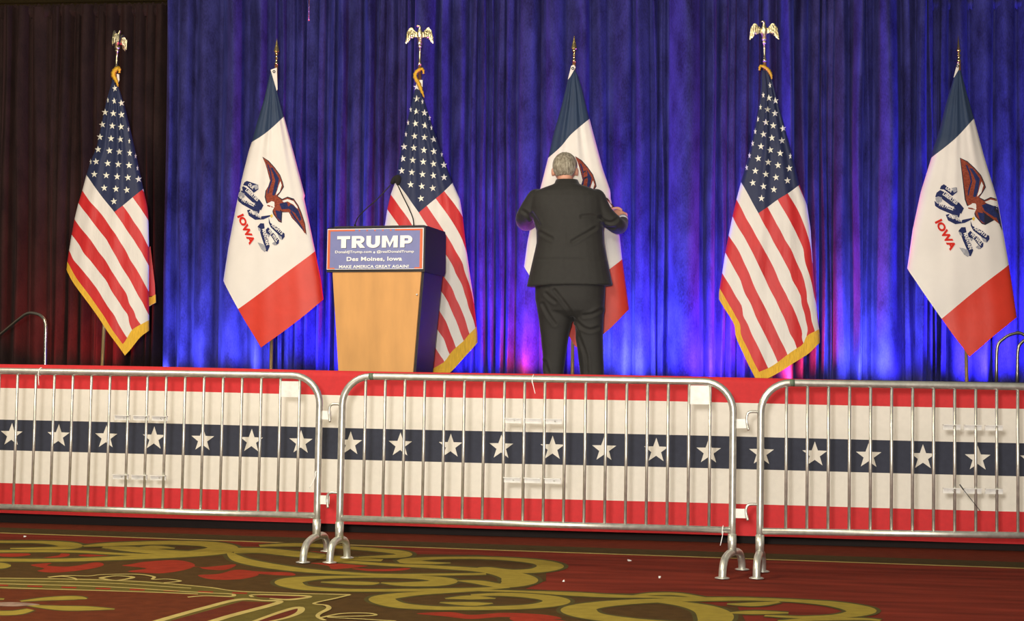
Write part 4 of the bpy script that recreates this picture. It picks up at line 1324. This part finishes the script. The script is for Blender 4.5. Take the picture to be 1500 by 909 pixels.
def LW(x, y, z):
    return LO + LEX * x + LEY * y + LEZ * z


def width_for(px, y=0.0):
    """local x along the lectern front that is seen at pixel column px"""
    d = ray(px, 398); o = LO + LEY * y
    a = np.array([[LEX[0], -d[0]], [LEX[1], -d[1]]]); b = np.array([CAM[0] - o[0], CAM[1] - o[1]])
    return np.linalg.solve(a, b)[0]


def z_at(px, py, x, y):
    q = LW(x, y, 0); d = ray(px, py)
    k = (q[1] - CAM[1]) / d[1]
    return CAM[2] + d[2] * k


BWID = width_for(622)
BD = .50
ZBT = z_at(480, 334, 0, 0); ZBB = z_at(480, 398.5, 0, 0)
lc = thing('lectern', 'maple fronted lectern with black top box standing on the stage', 'lectern', tuple(LW(BWID / 2, BD / 2, DECK)))
# black top box with bevelled rear corner edges
b = MB()
prof = [(0, ZBB), (0, ZBT), (.06, ZBT + .012), (BD - .03, ZBT + .012), (BD, ZBT - .02), (BD, ZBB + .03), (BD - .03, ZBB)]
n = len(prof)
b.add([LW(0, y, z) for y, z in prof] + [LW(BWID, y, z) for y, z in prof], [tuple(range(n)), tuple(range(2 * n - 1, n - 1, -1))] + [(i, n + i, n + (i + 1) % n, (i + 1) % n) for i in range(n)])
b.obj('top_box', M_black_lam, lc, False)
MB().box(LW(BWID / 2, BD * .5, ZBT + .016), (BWID - .06, BD - .12, .008), LEX, LEY, LEZ).obj('reading_surface', M_dark_lam, lc, False)
x0t, x1t = width_for(486.5), width_for(616.5)
x0b, x1b = width_for(497), width_for(606)
zb = DECK + .0
lean = .035


def frust(xa, xb, ya, yb, xc, xd, yc, yd, zt, z0):
    v = [LW(xc, yc, z0), LW(xd, yc, z0), LW(xd, yd, z0), LW(xc, yd, z0), LW(xa, ya, zt), LW(xb, ya, zt), LW(xb, yb, zt), LW(xa, yb, zt)]
    return v, [(3, 2, 1, 0), (4, 5, 6, 7), (0, 1, 5, 4), (1, 2, 6, 5), (2, 3, 7, 6), (3, 0, 4, 7)]


e = .006
k_ = (ZBB - DECK - .10) / (z_at(500, 398, 0, 0) - z_at(500, 541, 0, 0))
xb0 = x0t + (x0b - x0t) * 1.08; xb1 = x1t + (x1b - x1t) * 1.08
MB().add(*frust(x0t + e, x1t + e, .028, BD - .03, xb0 + e, xb1 + e, .05, BD - .06, ZBB, DECK)).obj('body', M_dark_lam, lc, False)
MB().add(*frust(x0t, x1t, .008, .027, xb0, xb1, .030, .049, ZBB, DECK + .02)).obj('front_panel', M_wood, lc, False)
MB().add(*frust(x1t + e + .0005, x1t + e + .010, .03, BD - .03, xb1 + e + .0005, xb1 + e + .010, .052, BD - .06, ZBB, DECK + .02)).obj('side_panel', M_dark_lam, lc, False)
p = LW(x1t - .03, .004, z_at(612, 431, x1t, 0))
MB().lathe(p, [(.001, 0), (.008, 0), (.006, .004), (.001, .005)], 10, -LEY).obj('screw_cap', M_plate, lc)

M_sign_blue = mat('sign_blue', (0.20, 0.22, 0.46), 0.5, var=0.04)
M_sign_orange = mat('sign_orange', (0.72, 0.15, 0.05), 0.5)
M_sign_white = mat('sign_white', (0.92, 0.92, 0.90), 0.5)
M_sign_shadow = mat('sign_letter_edge', (0.06, 0.06, 0.10), 0.6)
sx0, sx1 = width_for(479.3), width_for(620)
sz0, sz1 = z_at(550, 394.5, .36, 0), z_at(550, 334.8, .36, 0)
sg = thing('lectern_sign', 'blue lectern sign with white lettering and orange corner frame', 'sign', tuple(LW((sx0 + sx1) / 2, -.008, sz0)))
MB().box(LW((sx0 + sx1) / 2, -.006, (sz0 + sz1) / 2), (sx1 - sx0, .010, sz1 - sz0), LEX, LEY, LEZ).obj('white_backing', M_sign_white, sg, False)


def sgn_rect(name, u0, v0, u1, v1, m, off=.0125, th=.0016):
    X = lambda u: sx0 + (sx1 - sx0) * u
    Z = lambda v: sz1 + (sz0 - sz1) * v
    MB().box(LW((X(u0) + X(u1)) / 2, -off, (Z(v0) + Z(v1)) / 2), (X(u1) - X(u0), th, abs(Z(v0) - Z(v1))), LEX, LEY, LEZ).obj(name, m, sg, False)


su = lambda x: (x - 68) / (1126 - 68)
sv = lambda y: (y - 75) / (520 - 75)
sgn_rect('blue_field', su(75), sv(82), su(1118), sv(514), M_sign_blue, .0118, .002)
for (a, b_, c, d) in ((75, 84, 375, 101), (815, 84, 1118, 101), (75, 101, 102, 514), (1090, 101, 1118, 514), (102, 500, 157, 514), (1035, 500, 1090, 514)):
    sgn_rect('orange_frame', su(a), sv(b_), su(c), sv(d), M_sign_orange, .0138, .002)


def sgn_poly(name, pts, faces, m, off):
    vs = [LW(sx0 + (sx1 - sx0) * u, -off, sz1 + (sz0 - sz1) * v) for u, v in pts]
    mk(name, vs, faces, m, sg)


for cx in (425, 510, 597, 683, 770):
    pts = [(su(cx + (15 if q % 2 == 0 else 6) * math.sin(q * math.pi / 5)), sv(96 - (13 if q % 2 == 0 else 5.2) * math.cos(q * math.pi / 5))) for q in range(10)] + [(su(cx), sv(96))]
    sgn_poly('orange_star', pts, [(10, q, (q + 1) % 10) for q in range(10)], M_sign_orange, .0140)
for s, x0, x1, y0, y1, bold in (('DonaldJTrump.com', 160, 565, 313, 350, .02), ('@realDonaldTrump', 622, 1028, 313, 350, .02),
                                ('Des Moines, Iowa', 290, 900, 383, 437, .028), ('MAKE AMERICA GREAT AGAIN!', 208, 975, 473, 507, .025)):
    tv, tf = text_mesh(s, bold, 1.06 if s == 'TRUMP' else 1.03)
    for nm, m, dx, dy, off in (('lettering_shade', M_sign_shadow, 5, 5, .0142), ('lettering', M_sign_white, 0, 0, .0150)):
        kx = 1 if len(s) < 6 else .4
        sgn_poly(nm, [(su(x0 + (x1 - x0) * x + dx * kx), sv(y1 + (y0 - y1) * y + dy * kx)) for x, y in tv], tf, m, off)
# heavy block capitals of the headline
def arc_strip(cx, cy, rx, ry, wx, wy, a0, a1, n=12):
    v = []; f = []
    for i in range(n + 1):
        a = a0 + (a1 - a0) * i / n
        v += [(cx + rx * math.cos(a), cy + ry * math.sin(a)), (cx + (rx - wx) * math.cos(a), cy + (ry - wy) * math.sin(a))]
    for i in range(n):
        f.append((2 * i, 2 * i + 1, 2 * i + 3, 2 * i + 2))
    return v, f


def quad(*p):
    return list(p), [tuple(range(len(p)))]


def rect(x0, y0, x1, y1):
    return quad((x0, y0), (x1, y0), (x1, y1), (x0, y1))


HP = math.pi / 2
BLOCK = {
    'T': (180, 325, [rect(0, 0, 1, .26), rect(.31, .26, .69, 1)]),
    'R': (343, 492, [rect(0, 0, .34, 1), rect(.34, 0, .62, .23), rect(.34, .40, .62, .62), arc_strip(.62, .31, .32, .31, .30, .22, -HP, HP), quad((.36, .62), (.68, .60), (1.0, 1), (.62, 1))]),
    'U': (505, 655, [rect(0, 0, .34, .6), rect(.66, 0, 1, .6), arc_strip(.5, .6, .5, .42, .34, .26, 0, math.pi)]),
    'M': (676, 850, [rect(0, 0, .27, 1), rect(.73, 0, 1, 1), quad((.27, 0), (.30, 0), (.5, .62), (.5, 1), (.27, .38)), quad((.73, 0), (.73, .38), (.5, 1), (.5, .62), (.70, 0))]),
    'P': (876, 1008, [rect(0, 0, .36, 1), rect(.36, 0, .62, .24), rect(.36, .44, .62, .68), arc_strip(.62, .34, .38, .34, .34, .24, -HP, HP)]),
}
for ch, (x0, x1, shapes) in BLOCK.items():
    for nm, m, dx, off in (('lettering_shade', M_sign_shadow, 5, .0142), ('lettering', M_sign_white, 0, .0150)):
        vv_ = []; ff_ = []
        for v, f in shapes:
            ff_ += [tuple(i + len(vv_) for i in q) for q in f]
            vv_ += [(su(x0 + (x1 - x0) * x + dx), sv(155 + 130 * y + dx)) for x, y in v]
        sgn_poly(nm, vv_, ff_, m, off)
pts = [(su(594 + 11 * math.cos(a)), sv(336 + 11 * math.sin(a))) for a in np.linspace(0, 2 * math.pi, 10, endpoint=False)]
sgn_poly('bullet_dot', pts, [tuple(range(10))], M_sign_white, .0150)


def microphone(label, path, head0, head1, y0, y1):
    n = len(path)
    c = catmull([P(q[0], q[1], y0 + (y1 - y0) * i / (n - 1)) for i, q in enumerate(path)], 6)
    zt = ZBT + .020
    t = thing('gooseneck_microphone', label, 'microphone', (c[0][0], c[0][1], zt), 'microphones on the lectern')
    MB().lathe((c[0][0], c[0][1], zt), [(.001, 0), (.022, 0), (.022, .006), (.010, .012), (.008, .03), (.001, .03)], 14).obj('base', M_mic, t)
    MB().tube([np.array((c[0][0], c[0][1], zt + .01))] + c[1:], .0045, 8).obj('gooseneck', M_mic, t)
    a = P(head0[0], head0[1], y1); b_ = P(head1[0], head1[1], y1)
    ax = (b_ - a); ln = np.linalg.norm(ax)
    MB().lathe(a, [(.001, 0), (.010, .0), (.020, ln * .25), (.026, ln * .6), (.022, ln * .88), (.010, ln), (.001, ln)], 14, ax).obj('foam_windscreen', M_foam, t)
    return t


microphone('gooseneck microphone bent long across from the far corner of the lectern', [(520, 330), (524, 319), (536, 306), (553, 291), (572, 271)], (573, 269), (583, 258), YL + .17, YL + .10)
microphone('gooseneck microphone rising upright from the flag side of the lectern top', [(606, 331), (605, 320), (599, 305), (590, 287), (582.5, 271)], (583, 271), (583, 256), YL + .20, YL + .04)

# ------------------------------------------------------------------ stage handrails
M_rail_l = mat('chrome_rail', (0.62, 0.58, 0.46), 0.25, metal=0.95)
Yh = 1.05
pts = catmull([P(66, 540, Yh), P(66.5, 500, Yh), P(66.5, 474, Yh), P(61, 463, Yh + .02), P(50, 458.5, Yh + .05), P(40, 459, Yh + .09), P(28, 467, Yh + .2), P(0, 490, Yh + .55), P(-40, 522, Yh + 1.0), P(-60, 536, Yh + 1.2)], 5)
pts = [np.array((q[0], q[1], max(q[2], DECK + .013))) for q in pts]
pts[0] = np.array((pts[0][0], Yh, DECK))
pts[-1] = np.array((pts[-1][0], pts[-1][1], DECK + .018))
t = thing('stair_handrail', 'single curved chrome stair handrail before the dark drape', 'handrail', tuple(pts[0]))
MB().tube(pts, .0125, 12).obj('rail', M_rail_l, t)
MB().lathe(pts[0], [(.001, 0), (.04, 0), (.04, .006), (.016, .012), (.001, .012)], 16).obj('flange', M_rail_l, t)
for yy, xs, lab_ in ((1.2, (1459.5, 1461, 1470, 1483, 1500, 1530, 1550), 'black tubular handrail loop nearest the end state flag'), (1.5, (1490, 1491, 1496, 1508, 1525, 1560, 1580), 'black tubular handrail loop half hidden behind the nearer loop')):
    ys = (545, 508, 496, 489, 490, 520, 556)
    off = 0 if yy < 1.3 else 6
    c = catmull([P(x, y + off, yy) for x, y in zip(xs, ys)], 5)
    c[0] = np.array((c[0][0], yy, DECK)); c[-1] = np.array((c[-1][0], yy, DECK))
    t = thing('stage_handrail', lab_, 'handrail', tuple(c[0]), 'handrails at the stage end')
    MB().tube(c, .013, 12).obj('rail', M_rail, t)
    for q in (c[0], c[-1]):
        MB().lathe(q, [(.001, 0), (.04, 0), (.04, .006), (.016, .012), (.001, .012)], 16).obj('flange', M_rail, t)

# ------------------------------------------------------------------ the man
M_skin = mat('skin', (0.62, 0.30, 0.20), 0.5, var=0.12, scale=30)
M_hair = mat('grey_hair', (0.50, 0.46, 0.36), 0.6, var=0.5, scale=60, col2=(0.13, 0.10, 0.06), bump=1.0, bscale=90, stretch=(1.3, 1.3, .45), sheen=0.3)
M_suit = mat('charcoal_suit_jacket', (0.019, 0.018, 0.016), 0.75, var=0.12, scale=30, bump=0.15, bscale=200, sheen=0.25, sheen_tint=(.5, .5, .5))
M_trous = mat('charcoal_trousers', (0.016, 0.0145, 0.013), 0.75, var=0.12, scale=30, bump=0.15, bscale=200, sheen=0.2, sheen_tint=(.5, .5, .5))
M_shirt = mat('white_shirt', (0.8, 0.8, 0.82), 0.6)
M_shoe = mat('black_leather', (0.012, 0.012, 0.012), 0.35)
YM = 1.16
man = thing('person', 'man in a dark suit with grey hair seen from behind, arms reaching to a flag', 'person', (P(838, 540, YM)[0], YM, DECK))


def ring(x0, x1, y, dep, dy=0.0, n=28, pw=2.4, tilt=0.0):
    a = P(x0, y, YM + dy); b_ = P(x1, y, YM + dy)
    c = (a + b_) / 2; hw = (b_[0] - a[0]) / 2
    out = []
    for k in range(n):
        an = 2 * math.pi * k / n
        cs, sn = math.cos(an), math.sin(an)
        ex_ = abs(cs) ** (2 / pw) * (1 if cs >= 0 else -1); ey_ = abs(sn) ** (2 / pw) * (1 if sn >= 0 else -1)
        out.append((c[0] + hw * ex_, c[1] + dep * ey_, c[2] + tilt * ex_ * hw))
    return out


def limb(mb, pts, n=14):
    """tapered limb through (px, py, dy, radius) joints"""
    c = catmull([tuple(P(q[0], q[1], YM + q[2])) + (q[3],) for q in pts], 5)
    mb.tube([q[:3] for q in c], [float(q[3]) for q in c], n)
    for q in (c[0], c[-1]):
        mb.ellipsoid(q[:3], (q[3],) * 3, 12, 8)


# body: head, neck, trunk, arms, hands and legs in one skin
body = MB()
hc = P(827.5, 247, YM + .035)
rt = np.array(Matrix.Rotation(math.radians(-14), 3, 'X'))
body.ellipsoid(hc, (.082, .100, .122), 24, 16, rt)
body.ellipsoid(hc + np.array((0, .035, -.07)), (.060, .070, .065), 18, 12)                     # jaw
body.loft([[hc + np.array((x * w, .098 + d, z)) for x, d in ((-1, 0), (0, .020 * k), (1, 0), (0, -.03))] for z, w, k in ((.02, .010, .4), (-.02, .014, 1.1), (-.035, .016, 1.2), (-.045, .008, .3))])   # nose
for s in (-1, 1):
    body.ellipsoid(hc + np.array((s * .034, .092, .012)), (.015, .012, .009), 10, 8)            # eyes
    body.ellipsoid(hc + np.array((s * .034, .090, .030)), (.024, .012, .007), 10, 8)            # brows
    body.ellipsoid(hc + np.array((s * .096, .004, -.026)), (.012, .022, .036), 12, 10)         # ears
body.ellipsoid(hc + np.array((0, .098, -.068)), (.026, .010, .010), 10, 8)                      # mouth
limb(body, [(828, 258, .005, .062), (828, 268, .0, .064), (829, 280, .0, .075)], 18)
body.loft([ring(806, 852, 272, .06), ring(784, 876, 283, .10), ring(781, 880, 300, .12), ring(790, 880, 335, .13), ring(788, 882, 376, .14), ring(790, 880, 420, .12), ring(796, 876, 450, .10)])
ARM_L = [(787, 293, 0, .05), (778, 307, .03, .046), (770, 320, .08, .042), (776, 323, .19, .038), (790, 318, .34, .030)]
ARM_R = [(872, 293, 0, .05), (884, 312, .02, .046), (901, 329, .06, .042), (909, 328, .17, .036), (913, 317, .29, .028)]
limb(body, ARM_L); limb(body, ARM_R)
for s, (xa, xb, xc) in ((0, (806, 811, 811)), (1, (862, 864, 867))):
    limb(body, [(xa, 445, .0, .070), (xb, 492, .01, .062), (xb, 512, -.015, .058), (xc, 548, -.01, .040), (xc, 557, 0, .038)])
    limb(body, [(xc, 557, 0, .036), (xc + (-2 if s == 0 else 2), 559, .10, .028), (xc + (-3 if s == 0 else 3), 561, .16, .020)])
b0 = remeshed('body', body, M_skin, man, .0085, 4)


def hand(side, wr, palm_dir, fing, thumb):
    """palm block with four unequal bent fingers and a thumb off the side of its base"""
    h = MB()
    w = P(wr[0], wr[1], YM + wr[2])
    d = np.array(palm_dir, float); d /= np.linalg.norm(d)
    up = np.array((0, 0, 1.0)); sd = np.cross(d, up); sd /= np.linalg.norm(sd); up = np.cross(sd, d)
    Wd = np.array(fing[0], float); Wd -= d * (Wd @ d); Wd /= np.linalg.norm(Wd)          # across the knuckles
    Nn = np.array(fing[1], float); Nn -= d * (Nn @ d); Nn -= Wd * (Nn @ Wd); Nn /= np.linalg.norm(Nn)   # palm side, fingers bend this way
    rg = []
    for q, hw, th in ((-.03, .027, .021), (0, .030, .021), (.03, .039, .019), (.065, .043, .017), (.088, .041, .014), (.094, .034, .008)):
        rg.append([w + d * q + Wd * math.cos(a) * hw + Nn * math.sin(a) * th for a in np.linspace(0, 2 * math.pi, 16, endpoint=False)])
    h.loft(rg)
    for k, (o, ln) in enumerate(((.032, .070), (.011, .080), (-.011, .074), (-.031, .058))):
        b_ = w + d * .080 + Wd * o
        bend = (.5, 1.15, 1.6)
        pts = [b_]; a = 0.0; cur = b_
        for seg, bd in zip((.45, .32, .25), bend):
            cur = cur + (d * math.cos(bd) + Nn * math.sin(bd)) * ln * seg
            pts.append(cur)
        c = catmull(pts, 4)
        h.tube(c, list(np.linspace(.0098, .0074, len(c))), 10)
        h.ellipsoid(c[-1], (.0075,) * 3, 10, 6)
    tb = w + d * .018 + Wd * .034 * thumb
    pts = [tb, tb + d * .030 + Wd * .016 * thumb + Nn * .012, tb + d * .056 + Wd * .012 * thumb + Nn * .030, tb + d * .074 + Wd * .002 * thumb + Nn * .042]
    c = catmull(pts, 4)
    h.tube(c, list(np.linspace(.0135, .0085, len(c))), 10)
    h.ellipsoid(c[-1], (.0088,) * 3, 10, 6)
    return h


hr = hand('r', (913, 315, .31), (-.72, .58, .28), ((-.3, -.1, .95), (-.8, -.35, -.1)), 1)
remeshed('hand', hr, M_skin, man, .0035, 3)['label'] = 'bare hand pinching the flag edge'
hl = hand('l', (791, 317, .35), (.45, .85, .15), ((.1, -.1, .95), (.8, -.4, -.1)), 1)
remeshed('hand', hl, M_skin, man, .0035, 3)
# hair: a cropped cap over crown and back of the head, clear of the ears and face
hair = MB()
hr_ = []
NJ, NI = 22, 40
for sh_ in (0, 1):
    for j in range(NJ + 1):
        row = []
        for i in range(NI):
            ph = 2 * math.pi * i / NI          # 0 = +x, pi/2 = face side (+y)
            back = (1 - math.sin(ph)) / 2      # 1 at the back of the head
            thm = 1.02 + 1.42 * min(1, back * 1.3)
            if abs(math.cos(ph)) > .80 and math.sin(ph) > -.45:
                thm = min(thm, 1.56)
            th = thm * j / NJ
            g = 1.0 - .10 * (j / NJ) ** 5
            k = 1.0 if sh_ else .90
            wob = 1 + .010 * math.sin(9 * ph + 3 * th) + .008 * math.sin(17 * ph - 5 * th)
            p = np.array((math.sin(th) * math.cos(ph) * .104, math.sin(th) * math.sin(ph) * .116, math.cos(th) * .1265)) * k * g * (wob if sh_ else 1)
            row.append(hc + rt @ p + np.array((0, -.004, .004)))
        hr_.append(row)
hv = [q for r_ in hr_ for q in r_]
hf = []
for sh_ in (0, 1):
    o_ = sh_ * (NJ + 1) * NI
    for j in range(NJ):
        for i in range(NI):
            i2 = (i + 1) % NI
            q = (o_ + j * NI + i, o_ + (j + 1) * NI + i, o_ + (j + 1) * NI + i2, o_ + j * NI + i2)
            hf.append(q if sh_ else q[::-1])
for i in range(NI):
    i2 = (i + 1) % NI
    a0 = NJ * NI; a1 = (NJ + 1) * NI + NJ * NI
    hf.append((a0 + i, a0 + i2, a1 + i2, a1 + i))
mk('hair', hv, hf, M_hair, man, True, weld=True)
# jacket
jk = MB()
jk.loft([ring(815, 846, 265.5, .068, .006), ring(811, 850, 270, .085), ring(796, 866, 275.5, .108), ring(781, 879, 281, .124), ring(776, 884, 289, .138), ring(777, 885, 305, .150), ring(782, 884, 322, .155), ring(786, 884, 338, .158),
         ring(786, 885, 356, .162), ring(781.5, 889, 376, .168), ring(776, 894, 400, .174), ring(771.5, 898, 419, .176, tilt=.02)])
JL = [(786, 291, 0, .078), (777, 306, .02, .079), (769, 320, .06, .075), (772, 326, .16, .066), (783, 321, .29, .054)]
JR = [(873, 291, 0, .078), (884, 312, .01, .072), (902, 329, .05, .067), (909, 331, .15, .056), (912.5, 324, .25, .044)]
limb(jk, JL, 18); limb(jk, JR, 18)
jacket = remeshed('jacket', jk, M_suit, man, .008, 3)
fold = MB()
FOLDS = [[(838, 354), (848, 348), (860, 341), (872, 334)], [(852, 317), (862, 316), (872, 317), (880, 321)], [(793, 341), (800, 345), (808, 349)], [(780, 313), (786, 322), (790, 330)], [(879, 318), (886, 324), (895, 326), (903, 322)],
         [(881, 327), (890, 333), (899, 334)], [(766, 309), (773, 314), (777, 320)]]
# creases pressed into the cloth with a local displacement
me = jacket.data
co = np.zeros(len(me.vertices) * 3); me.vertices.foreach_get('co', co); co = co.reshape(-1, 3)
org = np.array(ORIGIN[man])
rel = co + org - CAM
zc = rel @ FW
pxs = 750 + FPX * (rel @ RR) / zc; pys = 454.5 - FPX * (rel @ UU) / zc
front = co[:, 1] + org[1] < YM - .0
nrm = np.zeros(len(me.vertices) * 3); me.vertices.foreach_get('normal', nrm); nrm = nrm.reshape(-1, 3)
disp = np.zeros(len(co))
for fl_ in FOLDS:
    c = np.array(catmull(fl_, 8))
    d2 = ((pxs[:, None] - c[None, :, 0]) ** 2 + (pys[:, None] - c[None, :, 1]) ** 2)
    k = d2.argmin(1); d = np.sqrt(d2.min(1))
    sg_ = np.sign(pys - c[k, 1])
    disp += front * (-.007 * np.exp(-(d / 2.2) ** 2) + .005 * np.exp(-((d - 4.5) / 2.2) ** 2))
# the back seam, and the cut of the jacket skirt
seam = front * (pys > 300) * np.exp(-((pxs - (828.5 - (pys - 300) * .02)) / 1.3) ** 2) * -.003
wst = front * np.exp(-((pys - 379.5) / 1.6) ** 2) * -.004 * (pxs > 783) * (pxs < 890)
disp += seam + wst
co2 = co + nrm * disp[:, None]
me.vertices.foreach_set('co', co2.reshape(-1)); me.update()
# collar and vent
b = MB()
cr = [ring(814.5, 846.5, 263.5, .074, .008), ring(811, 850, 272, .092, .002)]
cri = [ring(817, 844, 263.5, .064, .008), ring(815, 846, 272, .080, .002)]
b.loft([cri[1], cri[0], cr[0], cr[1]], False)
b.obj('collar', M_suit, man)
cw = P(912.5, 321.5, YM + .262); cd = P(913, 315.5, YM + .31) - cw
MB().lathe(cw - cd * .4, [(.040, 0), (.041, .02), (.040, .042), (.035, .043), (.034, .0)], 18, cd).obj('shirt_cuff', M_shirt, man)
b = MB(); b.loft([ring(818, 843, 266.5, .062, .006), ring(817, 844, 272, .070, .006)], True); b.obj('shirt_collar', M_shirt, man)
# trousers
tr = MB()
tr.loft([ring(786, 884, 396, .140), ring(784, 887, 420, .152), ring(784, 886, 440, .150), ring(788, 885, 455, .135), ring(794, 882, 464, .10)])
tr.loft([ring(784.5, 840, 440, .125), ring(789, 838.5, 466, .110), ring(792, 833.5, 490, .098), ring(795, 829, 520, .086), ring(796, 825.5, 549, .080), ring(796.5, 825, 562, .078, .01)])
tr.loft([ring(834, 886, 440, .125), ring(840.5, 884.5, 466, .110), ring(843.5, 883.5, 490, .098), ring(846.5, 884, 520, .088), ring(850, 885, 549, .082), ring(851, 885, 562, .080, .01)])
trs = remeshed('trousers', tr, M_trous, man, .008, 4)
me = trs.data
co = np.zeros(len(me.vertices) * 3); me.vertices.foreach_get('co', co); co = co.reshape(-1, 3)
rel = co + org - CAM; zc = rel @ FW
pxs = 750 + FPX * (rel @ RR) / zc; pys = 454.5 - FPX * (rel @ UU) / zc
front = co[:, 1] + org[1] < YM
nrm = np.zeros(len(me.vertices) * 3); me.vertices.foreach_get('normal', nrm); nrm = nrm.reshape(-1, 3)
disp = np.zeros(len(co))
for fl_ in [[(812, 425), (824, 440), (833, 452), (839, 464)], [(842, 468), (852, 478), (864, 483), (876, 480)], [(856, 462), (868, 460), (880, 454)], [(800, 430), (806, 436), (813, 441)], [(795, 445), (804, 462), (813, 474)], [(842, 478), (850, 498), (858, 520), (860, 545)], [(798, 530), (803, 545)]]:
    c = np.array(catmull(fl_, 8))
    d = np.sqrt(((pxs[:, None] - c[None, :, 0]) ** 2 + (pys[:, None] - c[None, :, 1]) ** 2).min(1))
    disp += front * (-.007 * np.exp(-(d / 2.4) ** 2) + .005 * np.exp(-((d - 4.5) / 2.2) ** 2))
co2 = co + nrm * disp[:, None]
me.vertices.foreach_set('co', co2.reshape(-1)); me.update()
for xc in (811, 867):
    s_ = MB()
    c = P(xc, 563, YM)
    rg = []
    for y, w, h in ((-.085, .030, .055), (-.07, .036, .085), (-.02, .038, .095), (.05, .042, .075), (.12, .048, .055), (.18, .044, .042), (.215, .028, .025)):
        rg.append([(c[0] + math.cos(a) * w, YM + y, DECK + h * (.5 + .5 * math.sin(a))) for a in np.linspace(0, 2 * math.pi, 16, endpoint=False)])
    s_.loft(rg).obj('shoe', M_shoe, man)
